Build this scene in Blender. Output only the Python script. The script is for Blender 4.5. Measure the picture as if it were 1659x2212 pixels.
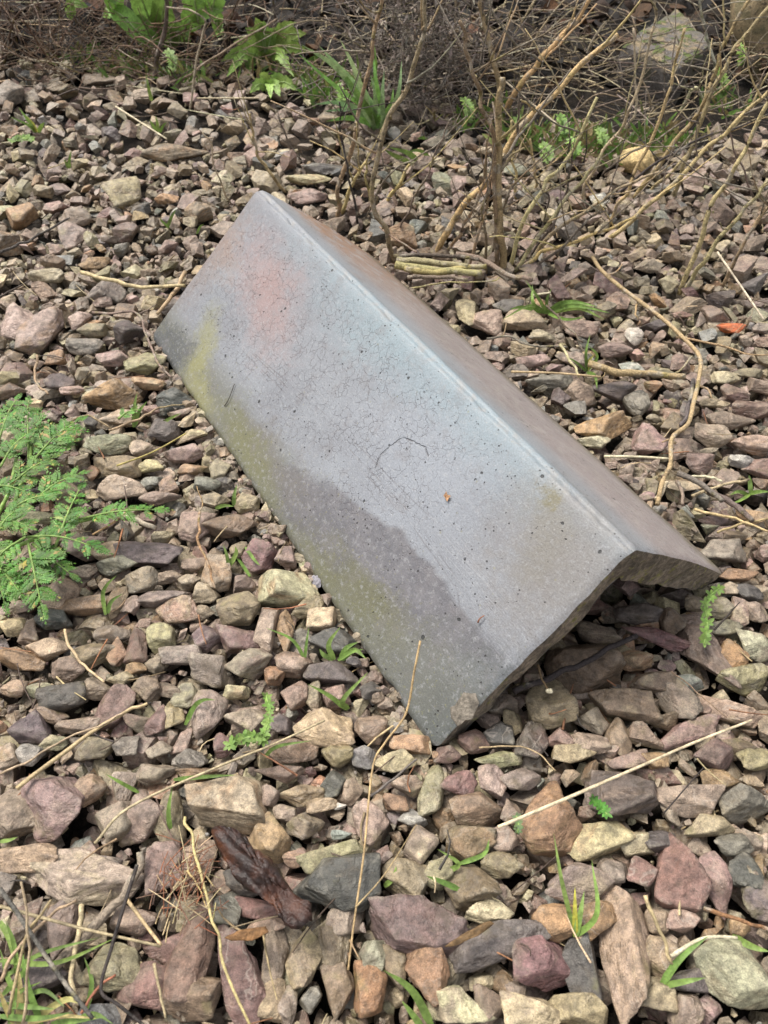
import bpy, bmesh, math, random
import numpy as np
from mathutils import Vector, Matrix, noise as mnoise

for o in list(bpy.data.objects):
    bpy.data.objects.remove(o)
S = bpy.context.scene
C = S.collection
rad = math.radians

# ------------------------------------------------------------------ camera, sky, sun, exposure
CAM_H, PITCH, FPX = 0.4251, 0.8514, 1715.07          # metres, radians below the horizon, focal length for a 1659 px wide picture
cam = bpy.data.cameras.new('camera')
cam.sensor_fit = 'VERTICAL'
cam.sensor_height = 36.0
cam.lens = 36.0 * FPX / 2212.0
cam.clip_start = 0.01
cam.clip_end = 200
cam.dof.use_dof = True
cam.dof.focus_distance = 0.52
cam.dof.aperture_fstop = 18
co = bpy.data.objects.new('camera', cam)
co.location = (0, 0, CAM_H)
co.rotation_euler = (math.pi / 2 - PITCH, 0, 0)
C.objects.link(co)
S.camera = co

SUN_EL, SUN_AZ = 62.0, -50.0                          # azimuth measured from +Y towards +X
W = bpy.data.worlds.new('World')
S.world = W
W.use_nodes = True
wn, wl = W.node_tree.nodes, W.node_tree.links
wn.clear()
sky = wn.new('ShaderNodeTexSky')
sky.sky_type = 'NISHITA'
sky.sun_disc = False
sky.sun_elevation = rad(SUN_EL)
sky.sun_rotation = rad(SUN_AZ)
sky.dust_density = 4.0
hs = wn.new('ShaderNodeHueSaturation')
hs.inputs['Saturation'].default_value = 0.25           # cloud veil: a much greyer sky than a clear one
bg = wn.new('ShaderNodeBackground')
bg.inputs['Strength'].default_value = 0.128
wo = wn.new('ShaderNodeOutputWorld')
wl.new(sky.outputs['Color'], hs.inputs['Color'])
wl.new(hs.outputs['Color'], bg.inputs['Color'])
wl.new(bg.outputs['Background'], wo.inputs['Surface'])

sd = bpy.data.lights.new('sun', 'SUN')
sd.energy = 1.75
sd.angle = rad(20)
sd.color = (1.0, 0.94, 0.83)
so = bpy.data.objects.new('sun', sd)
e, a = rad(SUN_EL), rad(SUN_AZ)
sv = Vector((math.sin(a) * math.cos(e), math.cos(a) * math.cos(e), math.sin(e)))
so.rotation_euler = sv.to_track_quat('Z', 'Y').to_euler()
so.location = (-1, 1, 2)
C.objects.link(so)

S.view_settings.view_transform = 'Standard'
S.view_settings.look = 'None'
S.view_settings.exposure = 1.08
S.view_settings.gamma = 1.0
S.view_settings.use_curve_mapping = False
S.render.engine = 'CYCLES'
S.render.resolution_x, S.render.resolution_y = 768, 1024
S.cycles.max_bounces = 5
S.cycles.diffuse_bounces = 3
S.cycles.glossy_bounces = 2
S.cycles.transmission_bounces = 2
S.cycles.transparent_max_bounces = 4
S.cycles.use_denoising = True

# ------------------------------------------------------------------ small tools
RNG = np.random.default_rng(11)
R = random.Random(7)
FW = np.array([0, math.cos(PITCH), -math.sin(PITCH)])
UP = np.array([0, math.sin(PITCH), math.cos(PITCH)])
EYE = np.array([0, 0, CAM_H])


def ray(px, py):
    return FW + np.array([(px - 829.5) / FPX, 0, 0]) - UP * ((py - 1106) / FPX)


def G(px, py, z=0.0):
    """the point at height z seen at a place of the photograph"""
    d = ray(px, py)
    return EYE + d * ((z - CAM_H) / d[2])


def onplane(px, py, Y0, lean=0.0):
    """the point on the upright sheet y = Y0 + lean*z"""
    d = ray(px, py)
    return EYE + d * ((Y0 + lean * CAM_H) / (d[1] - lean * d[2]))


def pix(p):
    d = np.asarray(p, float) - EYE
    zc = d @ FW
    return 829.5 + FPX * d[0] / zc, 1106 - FPX * (d @ UP) / zc


def tag(o, label=None, cat=None, group=None, kind=None):
    if label: o['label'] = label
    if cat: o['category'] = cat
    if group: o['group'] = group
    if kind: o['kind'] = kind
    return o


def empty(name, loc, label, cat, group=None):
    o = bpy.data.objects.new(name, None)
    o.empty_display_size = 0.02
    o.location = loc
    C.objects.link(o)
    return tag(o, label, cat, group)


def mesh(name, V, F, mat, parent=None, loc=None, smooth=True, attrs=None):
    """one linked mesh object from world-space points; loc becomes its origin"""
    V = np.asarray(V, np.float32).reshape(-1, 3)
    org = np.zeros(3, np.float32) if loc is None else np.asarray(loc, np.float32)
    if parent is not None:
        org = np.array(parent['_o'], np.float32) if '_o' in parent else np.array(parent.location, np.float32)
    me = bpy.data.meshes.new(name)
    Vl = V - org
    if isinstance(F, np.ndarray):
        k = F.shape[1]
        me.vertices.add(len(Vl)); me.vertices.foreach_set('co', Vl.ravel())
        me.loops.add(F.size); me.loops.foreach_set('vertex_index', F.ravel().astype(np.int32))
        me.polygons.add(len(F)); me.polygons.foreach_set('loop_start', np.arange(0, F.size, k, dtype=np.int32))
        me.update(calc_edges=True)
    else:
        me.from_pydata([tuple(v) for v in Vl.tolist()], [], F)
    if attrs:
        for an, (ty, val) in attrs.items():
            at = me.attributes.new(an, ty, 'POINT')
            at.data.foreach_set({'FLOAT_COLOR': 'color', 'FLOAT': 'value', 'FLOAT_VECTOR': 'vector'}[ty], np.asarray(val, np.float32).ravel())
    if smooth:
        me.polygons.foreach_set('use_smooth', np.ones(len(me.polygons), bool))
    me.materials.append(mat)
    me.validate()
    o = bpy.data.objects.new(name, me)
    C.objects.link(o)
    if parent is not None:
        o.parent = parent
    else:
        o.location = org.tolist()
    return o


def spline(P, n):
    """Catmull-Rom through the points"""
    P = np.asarray(P, float)
    if len(P) == 2:
        t = np.linspace(0, 1, n)[:, None]
        return P[0] * (1 - t) + P[1] * t
    Q = np.vstack([2 * P[0] - P[1], P, 2 * P[-1] - P[-2]])
    out = []
    for t in np.linspace(0, len(P) - 1, n):
        i = min(int(t), len(P) - 2); f = t - i
        a, b, c, d = Q[i:i + 4]
        out.append(.5 * (2 * b + (c - a) * f + (2 * a - 5 * b + 4 * c - d) * f ** 2 + (3 * b - a - 3 * c + d) * f ** 3))
    return np.array(out)


def frame(P):
    T = np.gradient(P, axis=0)
    T /= np.linalg.norm(T, axis=1)[:, None] + 1e-9
    ref = np.array([0.13, 0.21, 0.97])
    A = np.cross(T, ref)
    bad = np.linalg.norm(A, axis=1) < .05
    A[bad] = np.cross(T[bad], [1, 0, 0])
    A /= np.linalg.norm(A, axis=1)[:, None]
    B = np.cross(T, A)
    return T, A, B


class MB:
    def __init__(s):
        s.V, s.F, s.K, s.n = [], [], [], 0

    def add(s, V, F, col=None):
        V = np.asarray(V, float)
        s.V.append(V); s.F += [tuple(i + s.n for i in f) for f in F]; s.n += len(V)
        if col is not None:
            s.K.append(np.tile(np.append(np.asarray(col, float)[:3], 1), (len(V), 1)))

    def tube(s, P, r0, r1=None, sides=6, n=None, knob=0.0, col=None, cap=True):
        r1 = r0 * .6 if r1 is None else r1
        P = np.asarray(P, float)
        n = n or max(4, 4 * len(P))
        if knob >= .08:                                   # slight kinks at the nodes
            P = spline(P, max(4, min(14, 3 * len(P))))
            kk = np.array([[R.gauss(0, 1), R.gauss(0, 1), R.gauss(0, .5)] for _ in range(len(P))])
            kk[0] = kk[-1] = 0
            seg = np.linalg.norm(P[-1] - P[0]) / len(P)
            P = P + kk * min(r0 * .75, seg * .10)
        P = spline(P, n)
        T, A, B = frame(P)
        rr = np.linspace(r0, r1, n)
        if knob:
            rr = rr * (1 + .55 * knob * np.array([R.uniform(-1, 1.4) for _ in range(n)]))
        th = np.linspace(0, 2 * math.pi, sides, endpoint=False)
        V = (P[:, None, :] + rr[:, None, None] * (np.cos(th)[None, :, None] * A[:, None, :] + np.sin(th)[None, :, None] * B[:, None, :])).reshape(-1, 3)
        F = [(i * sides + j, i * sides + (j + 1) % sides, (i + 1) * sides + (j + 1) % sides, (i + 1) * sides + j) for i in range(n - 1) for j in range(sides)]
        if cap:
            F += [tuple(range(sides))[::-1], tuple((n - 1) * sides + j for j in range(sides))]
        s.add(V, F, col)

    def blade(s, P, w, fold=.35, n=12, nrm=None, col=None, taper=None):
        """a grass blade or leaf strip: three points across, a keel along the middle"""
        P = spline(P, n)
        T, A, B = frame(P)
        if nrm is not None:
            A = np.cross(T, nrm); A /= np.linalg.norm(A, axis=1)[:, None] + 1e-9
            B = np.cross(A, T)
        t = np.linspace(0, 1, n)
        prof = (np.minimum(1, .55 + t * 3) * np.clip(1 - t ** 2.6, 0.02, 1)) if taper is None else taper(t)
        ww = (w * .5 * prof)[:, None]
        V = np.stack([P - A * ww + B * ww * fold, P, P + A * ww + B * ww * fold], 1).reshape(-1, 3)
        F = []
        for i in range(n - 1):
            for j in (0, 1):
                F.append((i * 3 + j, i * 3 + j + 1, i * 3 + j + 4, i * 3 + j + 3))
        s.add(V, F, col)

    def build(s, name, mat, parent=None, loc=None, smooth=True):
        V = np.vstack(s.V)
        at = {'col': ('FLOAT_COLOR', np.vstack(s.K))} if s.K and sum(map(len, s.K)) == len(V) else None
        if parent is None and loc is None:
            loc = (V[:, 0].mean(), V[:, 1].mean(), V[:, 2].min())
        return mesh(name, V, s.F, mat, parent, loc, smooth, at)


# ------------------------------------------------------------------ materials
class NT:
    """short hand for node trees"""
    def __init__(s, name):
        s.m = bpy.data.materials.new(name); s.m.use_nodes = True
        s.t = s.m.node_tree; s.t.nodes.clear()
        s.out = s.t.nodes.new('ShaderNodeOutputMaterial')
        s.b = s.t.nodes.new('ShaderNodeBsdfPrincipled')
        s.t.links.new(s.b.outputs[0], s.out.inputs['Surface'])

    def N(s, ty, **kw):
        n = s.t.nodes.new('ShaderNode' + ty)
        for k, v in kw.items():
            setattr(n, k, v)
        return n

    def L(s, a, b):
        s.t.links.new(a, b)

    def put(s, sock, v):
        if hasattr(v, 'is_output'):
            s.L(v, sock)
        elif isinstance(v, (tuple, list)) and len(v) == 3 and sock.type == 'RGBA':
            sock.default_value = (*v, 1)
        else:
            sock.default_value = v

    def attr(s, name):
        return s.N('Attribute', attribute_name=name)

    def math(s, op, a, b=None, c=None, clamp=False):
        n = s.N('Math', operation=op, use_clamp=clamp)
        s.put(n.inputs[0], a)
        if b is not None: s.put(n.inputs[1], b)
        if c is not None: s.put(n.inputs[2], c)
        return n.outputs[0]

    def vmath(s, op, a, b=None, scale=None):
        n = s.N('VectorMath', operation=op)
        s.put(n.inputs[0], a)
        if b is not None: s.put(n.inputs[1], b)
        if scale is not None: s.put(n.inputs['Scale'], scale)
        return n.outputs['Value'] if op in ('LENGTH', 'DISTANCE', 'DOT_PRODUCT') else n.outputs['Vector']

    def noise(s, vec, scale, detail=4, rough=.55, dist=0.0):
        n = s.N('TexNoise')
        s.put(n.inputs['Vector'], vec)
        n.inputs['Scale'].default_value = scale
        n.inputs['Detail'].default_value = detail
        n.inputs['Roughness'].default_value = rough
        n.inputs['Distortion'].default_value = dist
        return n.outputs['Fac']

    def voro(s, vec, scale, feature='F1', rnd=1.0):
        n = s.N('TexVoronoi', feature=feature)
        s.put(n.inputs['Vector'], vec)
        n.inputs['Scale'].default_value = scale
        n.inputs['Randomness'].default_value = rnd
        return n

    def sstep(s, v, lo, hi, a=0.0, b=1.0):
        n = s.N('MapRange', interpolation_type='SMOOTHSTEP')
        s.put(n.inputs['Value'], v)
        s.put(n.inputs['From Min'], lo); s.put(n.inputs['From Max'], hi)
        n.inputs['To Min'].default_value = a; n.inputs['To Max'].default_value = b
        return n.outputs['Result']

    def mix(s, f, a, b, mode='MIX'):
        n = s.N('Mix', data_type='RGBA', blend_type=mode)
        s.put(n.inputs[0], f); s.put(n.inputs[6], a); s.put(n.inputs[7], b)
        return n.outputs[2]

    def scalecol(s, col, f):
        return s.vmath('SCALE', col, scale=f)

    def bump(s, h, dist, strength=1.0, prev=None):
        n = s.N('Bump')
        n.inputs['Strength'].default_value = strength
        n.inputs['Distance'].default_value = dist
        s.put(n.inputs['Height'], h)
        if prev is not None: s.L(prev, n.inputs['Normal'])
        return n.outputs['Normal']

    def set(s, color=None, rough=None, normal=None, spec=None):
        if color is not None: s.put(s.b.inputs['Base Color'], color)
        if rough is not None: s.put(s.b.inputs['Roughness'], rough)
        if normal is not None: s.L(normal, s.b.inputs['Normal'])
        if spec is not None: s.b.inputs['Specular IOR Level'].default_value = spec
        return s.m


def mat_stone():
    m = NT('gravel_stone')
    col, col2, seed = m.attr('col').outputs['Color'], m.attr('col2').outputs['Color'], m.attr('seed').outputs['Fac']
    obj = m.N('TexCoord').outputs['Object']
    off = m.N('CombineXYZ')
    m.put(off.inputs[0], m.math('MULTIPLY', seed, 3.7)); m.put(off.inputs[1], m.math('MULTIPLY', seed, -1.9)); m.put(off.inputs[2], seed)
    v = m.vmath('ADD', obj, off.outputs[0])
    st = m.N('Mapping'); m.L(v, st.inputs['Vector']); st.inputs['Scale'].default_value = (1, 1, 2.6)      # weak bedding
    sv = st.outputs[0]
    n1 = m.noise(sv, 55, 5, .6, .6)
    c = m.mix(m.sstep(n1, .46, .66), col, col2)
    n2 = m.noise(v, 210, 4, .7)
    c = m.scalecol(c, m.sstep(n2, .28, .72, .55, 1.45))
    grain = m.noise(v, 1500, 2, .6)
    c = m.scalecol(c, m.sstep(grain, .28, .72, .74, 1.26))
    # pale mineral crust and quartz veins on some stones
    cr = m.math('MULTIPLY', m.sstep(m.noise(v, 95, 5, .7), .60, .70), m.sstep(m.noise(v, 900, 3, .7), .42, .6))
    cr = m.math('MULTIPLY', cr, .3)
    c = m.mix(cr, c, (.46, .38, .27))
    ve = m.math('ABSOLUTE', m.math('SUBTRACT', m.noise(sv, 34, 3, .5, .8), .5))
    ve = m.math('MULTIPLY', m.sstep(ve, .0, .013, 1, 0), m.sstep(m.math('FRACT', m.math('MULTIPLY', seed, 7.31)), 0.70, .9))
    c = m.mix(m.math('MULTIPLY', ve, .32), c, (.46, .40, .34))
    geo = m.N('NewGeometry')
    wear = m.math('MULTIPLY', m.sstep(geo.outputs['Pointiness'], .52, .60), m.sstep(m.noise(v, 300, 4, .7), .42, .62))
    c = m.mix(m.math('MULTIPLY', wear, .38), c, (.40, .35, .27))
    # dark pits and mud film
    pit = m.voro(v, 620).outputs['Distance']
    pm = m.math('MULTIPLY', m.sstep(pit, .10, .22, 1, 0), m.sstep(m.noise(v, 120, 2), .48, .6))
    c = m.mix(m.math('MULTIPLY', pm, .7), c, (.035, .028, .022))
    mud = m.sstep(m.noise(v, 80, 5, .65), .50, .72)
    c = m.mix(m.math('MULTIPLY', mud, .5), c, (.080, .058, .034))
    gr = m.sstep(m.noise(m.vmath('ADD', v, (5, 2, 9)), 40, 4, .6), .60, .72)
    c = m.mix(m.math('MULTIPLY', gr, .42), c, (.17, .155, .055))
    h = m.math('ADD', m.math('MULTIPLY', m.noise(sv, 170, 6, .62), 1.0), m.math('MULTIPLY', grain, .16))
    h = m.math('ADD', h, m.math('MULTIPLY', m.math('ABSOLUTE', m.math('SUBTRACT', m.noise(sv, 85, 4, .5), .5)), 1.3))
    nb = m.bump(h, .0028, .8)
    return m.set(c, m.sstep(m.noise(v, 48, 4, .6), .35, .65, .30, .68), nb, .5)


def mat_attr(name, rough=.6, fine=600, amp=.35, spec=.35, bump=.0006, trans=0.0):
    """plain matter whose own colour sits in the point attribute col, with grain"""
    m = NT(name)
    col = m.attr('col').outputs['Color']
    v = m.N('TexCoord').outputs['Object']
    n = m.noise(v, fine * .2, 4, .6)
    g = m.noise(v, fine, 3, .6)
    c = m.scalecol(col, m.sstep(n, .3, .7, 1 - amp, 1 + amp))
    c = m.scalecol(c, m.sstep(g, .3, .7, 1 - amp * .7, 1 + amp * .7))
    m.set(c, rough, m.bump(m.math('ADD', n, g), bump, .6), spec)
    if trans:
        tr = m.N('BsdfTranslucent'); m.L(c, tr.inputs['Color'])
        mx = m.N('MixShader'); mx.inputs[0].default_value = trans
        m.L(m.b.outputs[0], mx.inputs[1]); m.L(tr.outputs[0], mx.inputs[2]); m.L(mx.outputs[0], m.out.inputs['Surface'])
    return m.m


def mat_soil():
    m = NT('dark_soil')
    v = m.N('TexCoord').outputs['Object']
    n = m.noise(v, 26, 6, .65)
    g = m.noise(v, 300, 4, .7)
    c = m.mix(m.sstep(n, .35, .68), (.010, .008, .006), (.034, .025, .018))
    c = m.scalecol(c, m.sstep(g, .3, .7, .55, 1.5))
    return m.set(c, .8, m.bump(m.math('ADD', n, m.math('MULTIPLY', g, .4)), .02, .9), .25)


def mat_bark():
    m = NT('bark')
    col = m.attr('col').outputs['Color']
    v = m.N('TexCoord').outputs['Object']
    n = m.noise(v, 120, 5, .65)
    g = m.noise(v, 700, 3, .6)
    c = m.mix(m.sstep(n, .50, .66), col, m.scalecol(col, .38))
    c = m.mix(m.math('MULTIPLY', m.sstep(m.noise(v, 60, 3), .58, .70), .32), c, (.36, .31, .09))      # yellow lichen film
    c = m.mix(m.math('MULTIPLY', m.sstep(m.noise(v, 75, 4), .54, .66), .65), c, (.34, .30, .24))
    c = m.scalecol(c, m.sstep(g, .3, .7, .7, 1.3))
    return m.set(c, .65, m.bump(m.math('ADD', n, m.math('MULTIPLY', g, .5)), .0025, .9), .3)


def mat_boulder():
    m = NT('mossy_rock')
    v = m.N('TexCoord').outputs['Object']
    geo = m.N('NewGeometry')
    nz = m.N('SeparateXYZ'); m.L(geo.outputs['Normal'], nz.inputs[0])
    n = m.noise(v, 35, 6, .65)
    g = m.noise(v, 260, 5, .7)
    col = m.attr('col').outputs['Color']
    c = m.mix(m.math('MULTIPLY', m.sstep(n, .45, .62), m.sstep(nz.outputs[2], -.1, .5)), col, (.27, .205, .12))  # tan on upward sides only: a lit top and darker front painted in
    c = m.mix(m.sstep(g, .52, .64), c, (.07, .055, .04))
    c = m.mix(m.math('MULTIPLY', m.sstep(m.noise(v, 14, 4, .7), .50, .60), .6), c, (.10, .095, .05))
    moss = m.math('MULTIPLY', m.sstep(m.noise(v, 48, 5, .6), .50, .58), m.sstep(nz.outputs[2], .1, .7))
    c = m.mix(m.math('MULTIPLY', moss, .9), c, (.085, .115, .022))
    c = m.scalecol(c, m.sstep(m.noise(v, 900, 3), .3, .7, .7, 1.3))
    return m.set(c, .75, m.bump(m.math('ADD', m.math('ADD', n, m.math('MULTIPLY', g, .5)), m.math('MULTIPLY', moss, .4)), .006, .9), .3)


# ------------------------------------------------------------------ the ridge tile's own frame
T_L, T_TH, T_WL, T_WR = 0.45, 0.8417, 0.1587, 0.1504
T_O = np.array([0.0117, 0.447, 0.1066])
cy, sy_ = math.cos(.546), math.sin(.546)
T_ALONG = np.array([sy_, -cy, 0.0])                    # far -> near, along the crest
T_SIDE = np.array([cy, sy_, 0.0])                      # left -> right across it
T_FAR = T_O - T_ALONG * T_L / 2
DL = -T_SIDE * math.sin(T_TH) - np.array([0, 0, 1]) * math.cos(T_TH)     # down the left wing
DR = T_SIDE * math.sin(T_TH) - np.array([0, 0, 1]) * math.cos(T_TH)
NL = np.cross(DL, T_ALONG); NL = NL * np.sign(NL[2]); NL /= np.linalg.norm(NL)
NR = np.cross(DR, T_ALONG); NR = NR * np.sign(NR[2]); NR /= np.linalg.norm(NR)


def tile_uv(px, py, wing='L'):
    d = ray(px, py)
    D, N = (DL, NL) if wing == 'L' else (DR, NR)
    p = EYE + d * ((T_FAR - EYE) @ N / (d @ N)) - T_FAR
    return p @ T_ALONG, (p @ D) * (1 if wing == 'L' else -1)


def mat_tile():
    m = NT('fired_clay')
    uv = m.attr('tuv').outputs['Vector']
    sep = m.N('SeparateXYZ'); m.L(uv, sep.inputs[0])
    u, v = sep.outputs[0], sep.outputs[1]
    warp = m.N('TexNoise'); warp.inputs['Scale'].default_value = 22; warp.inputs['Detail'].default_value = 6; warp.inputs['Roughness'].default_value = .68
    m.L(uv, warp.inputs['Vector'])
    wv = m.vmath('SCALE', m.vmath('SUBTRACT', warp.outputs['Color'], (.5, .5, .5)), scale=.065)
    wuv = m.vmath('ADD', uv, wv)

    sm_ = m.N('TexNoise'); sm_.inputs['Scale'].default_value = 26; sm_.inputs['Detail'].default_value = 2.5; m.L(uv, sm_.inputs['Vector'])
    suv = m.vmath('ADD', uv, m.vmath('SCALE', m.vmath('SUBTRACT', sm_.outputs['Color'], (.5, .5, .5)), scale=.034))
    rough_ = []

    def ell(p, q, w, soft=.5, wing='L', ext=1.0, vec=None, rk=1.0):
        a, b = np.array(tile_uv(*p, wing)), np.array(tile_uv(*q, wing))
        c, d = (a + b) / 2, b - a
        le, an = np.linalg.norm(d), math.atan2(d[1], d[0])
        mp = m.N('Mapping', vector_type='TEXTURE')
        m.L(vec if vec is not None else wuv, mp.inputs['Vector'])
        mp.inputs['Location'].default_value = (c[0], c[1], 0)
        mp.inputs['Rotation'].default_value = (0, 0, an)
        mp.inputs['Scale'].default_value = (le * .55 * ext + w * .4, w, 10)
        le_ = m.math('ADD', m.vmath('LENGTH', mp.outputs[0]), m.math('MULTIPLY', rough_[0], rk)) if rough_ else m.vmath('LENGTH', mp.outputs[0])
        return m.sstep(le_, 1 - soft, 1 + soft * .5, 1, 0)

    n_big = m.noise(uv, 16, 5, .6)
    n_mid = m.noise(uv, 90, 5, .65)
    n_fine = m.noise(uv, 900, 3, .65)
    rough_.append(m.math('ADD', m.math('MULTIPLY', m.math('SUBTRACT', m.noise(uv, 150, 6, .75), .5), 1.5), m.math('MULTIPLY', m.math('SUBTRACT', n_fine, .5), .5)))
    c = m.mix(m.sstep(n_big, .35, .68), (.295, .305, .335), (.35, .37, .405))
    c = m.mix(m.math('MULTIPLY', ell((690, 560), (1330, 1140), .034, .9), .75), c, (.335, .44, .485))           # bluish band by the crest
    c = m.mix(m.math('MULTIPLY', ell((820, 900), (1000, 1080), .06, .9), .5), c, (.405, .44, .50))
    c = m.mix(m.math('MULTIPLY', ell((1130, 1180), (1300, 1230), .05, .9), .6), c, (.30, .275, .265))           # warmer grey near end
    c = m.mix(m.math('MULTIPLY', ell((1200, 1080), (1150, 1230), .014, .95), .4), c, (.29, .26, .17))
    # brown-pink far end, salmon patches
    c = m.mix(m.math('MULTIPLY', ell((380, 640), (520, 440), .030, .9), .8), c, (.29, .225, .20))
    c = m.mix(m.math('MULTIPLY', ell((545, 540), (605, 720), .030, 1.0), .70), c, (.46, .28, .25))
    c = m.mix(m.math('MULTIPLY', ell((490, 500), (490, 580), .020, .95), .55), c, (.42, .28, .21))
    # the wing under the crest on the far side: orange at the far end, mauve towards the near one
    right = m.sstep(v, -.004, -.010)
    cr = m.mix(m.sstep(u, .0, .20), (.46, .27, .165), (.43, .365, .35))
    cr = m.mix(m.sstep(n_mid, .46, .62), cr, (.50, .44, .41))
    cr = m.mix(m.math('MULTIPLY', m.sstep(m.noise(uv, 240, 5, .7), .54, .64), .5), cr, (.24, .19, .175))
    cr = m.mix(m.math('MULTIPLY', m.sstep(v, -.012, -.05, 1, 0), m.sstep(n_big, .2, .5)), cr, (.40, .415, .44))
    cr = m.mix(m.math('MULTIPLY', m.sstep(v, -.115, -.15), m.sstep(n_mid, .3, .55)), cr, (.20, .165, .09))
    c = m.mix(right, c, cr)
    left = m.math('SUBTRACT', 1.0, right)
    # damp skirt along the lower edge: green algae, yellow lichen, dark wet flush
    low = m.math('MULTIPLY', m.sstep(m.math('ADD', v, m.math('MULTIPLY', n_big, .05)), .135, .168), left)
    c = m.mix(m.math('MULTIPLY', low, .85), c, (.165, .16, .108))
    c = m.mix(m.math('MULTIPLY', ell((620, 1040), (1010, 1400), .0235, .15, rk=.08, vec=suv), .88), c, m.mix(m.sstep(m.noise(uv, 70, 5, .65), .4, .62), (.150, .142, .158), (.205, .192, .205)))          # purple wet flush
    c = m.mix(m.math('MULTIPLY', ell((520, 900), (640, 1060), .014, .5), .6), c, (.20, .18, .16))
    c = m.mix(m.math('MULTIPLY', ell((660, 1170), (900, 1400), .015, .8), .78), c, (.165, .160, .075))
    c = m.mix(m.math('MULTIPLY', ell((480, 880), (590, 1060), .013, .8), .8), c, (.20, .195, .085))
    c = m.mix(m.math('MULTIPLY', ell((450, 690), (415, 860), .0150, .9), .75), c, (.35, .335, .13))
    c = m.mix(m.math('MULTIPLY', ell((400, 820), (450, 900), .012, .8), .6), c, (.35, .335, .15))
    c = m.mix(m.math('MULTIPLY', ell((310, 720), (395, 790), .018, .35), .9), c, (.105, .11, .112))
    c = m.mix(m.math('MULTIPLY', ell((880, 1590), (1090, 1480), .034, .8), .9), c, (.115, .13, .128))
    c = m.mix(m.math('MULTIPLY', ell((850, 1440), (1020, 1500), .030, .9), .7), c, (.175, .175, .155))
    c = m.mix(m.math('MULTIPLY', ell((1130, 1240), (1290, 1180), .045, .95), .5), c, (.27, .245, .215))
    c = m.mix(m.math('MULTIPLY', ell((1185, 1090), (1215, 1075), .006, .9), .7), c, (.24, .20, .08))
    fleck = m.math('MULTIPLY', m.sstep(m.noise(uv, 420, 3, .7), .60, .66), m.sstep(m.math('ADD', v, m.math('MULTIPLY', n_big, .05)), .115, .15))
    c = m.mix(m.math('MULTIPLY', m.math('MULTIPLY', fleck, left), .40), c, (.34, .32, .10))
    # pale bloom and mottling
    c = m.mix(m.math('MULTIPLY', m.sstep(m.noise(uv, 260, 5, .75), .52, .64), .38), c, (.50, .51, .525))
    c = m.mix(m.math('MULTIPLY', m.math('MULTIPLY', m.sstep(m.noise(m.vmath('ADD', uv, (9, 2, 0)), 480, 4, .8), .54, .62), m.sstep(m.noise(uv, 40, 4), .42, .6)), .40), c, (.20, .205, .215))
    c = m.mix(m.math('MULTIPLY', m.sstep(m.noise(m.vmath('ADD', uv, (3, 4, 0)), 55, 6, .7), .52, .66), .30), c, (.25, .225, .225))
    c = m.scalecol(c, m.sstep(n_fine, .3, .7, .86, 1.14))
    # crazing
    cw = m.N('TexNoise'); cw.inputs['Scale'].default_value = 160; cw.inputs['Detail'].default_value = 3
    m.L(uv, cw.inputs['Vector'])
    cuv = m.vmath('ADD', uv, m.vmath('SCALE', m.vmath('SUBTRACT', cw.outputs['Color'], (.5, .5, .5)), scale=.0065))
    ed = m.voro(cuv, 150, 'DISTANCE_TO_EDGE').outputs['Distance']
    br = m.math('MULTIPLY', m.sstep(m.noise(uv, 60, 4, .6), .38, .56), m.sstep(m.noise(uv, 420, 2), .33, .50))
    zone = m.math('SUBTRACT', 1.0, m.math('MULTIPLY', m.sstep(u, .27, .40), .8))
    crack = m.math('MULTIPLY', m.math('MULTIPLY', m.sstep(ed, .008, .036, 1, 0), br), m.math('MULTIPLY', zone, m.sstep(v, .006, .02)))
    crack = m.math('MULTIPLY', crack, m.sstep(v, .10, .135, 1, .25))
    c = m.mix(m.math('MULTIPLY', crack, .23), c, (.15, .095, .09))
    # the flaked outline in the middle of the face
    keep_, rough_[:] = list(rough_), []
    fl = None
    for p, q in (((806, 1012), (817, 985)), ((817, 986), (842, 964)), ((841, 965), (869, 947)), ((869, 947), (893, 957)), ((892, 957), (915, 970)), ((915, 970), (921, 990))):
        s_ = ell(p, q, .0006, .8, vec=m.vmath('ADD', uv, m.vmath('SCALE', wv, scale=.16)))
        fl = s_ if fl is None else m.math('MAXIMUM', fl, s_)
    c = m.mix(m.math('MULTIPLY', m.math('MULTIPLY', fl, m.sstep(m.noise(uv, 120, 3), .38, .58)), .42), c, (.14, .105, .10))
    arc = None
    for P_ in (((455, 690), (700, 932), (880, 1122), (985, 1272), (1005, 1392)), ((470, 690), (716, 930), (895, 1118), (1002, 1275)), ((500, 720), (735, 925), (930, 1120))):
        for p, q in zip(P_[:-1], P_[1:]):
            s_ = ell(p, q, .0005, .8, vec=m.vmath('ADD', uv, m.vmath('SCALE', wv, scale=.03)))
            arc = s_ if arc is None else m.math('MAXIMUM', arc, s_)
    arc = m.math('MULTIPLY', arc, m.sstep(m.noise(uv, 60, 4), .36, .56))
    c = m.mix(m.math('MULTIPLY', arc, .5), c, (.17, .155, .16))
    # long drag marks made when the clay was extruded
    st = m.N('Mapping'); m.L(m.vmath('ADD', uv, m.vmath('SCALE', wv, scale=.05)), st.inputs['Vector']); st.inputs['Scale'].default_value = (4, 900, 1)
    drag = m.noise(st.outputs[0], 1.0, 3, .7)
    dz = m.math('MULTIPLY', m.math('MULTIPLY', m.sstep(v, .055, .078), m.sstep(v, .105, .085)), left)
    dz = m.math('MAXIMUM', dz, m.math('MULTIPLY', right, .8))
    dm = m.math('MULTIPLY', m.math('MULTIPLY', m.sstep(drag, .60, .70), dz), m.sstep(m.noise(uv, 14, 3), .42, .58))
    c = m.mix(m.math('MULTIPLY', dm, .5), c, (.50, .48, .48))
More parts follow.
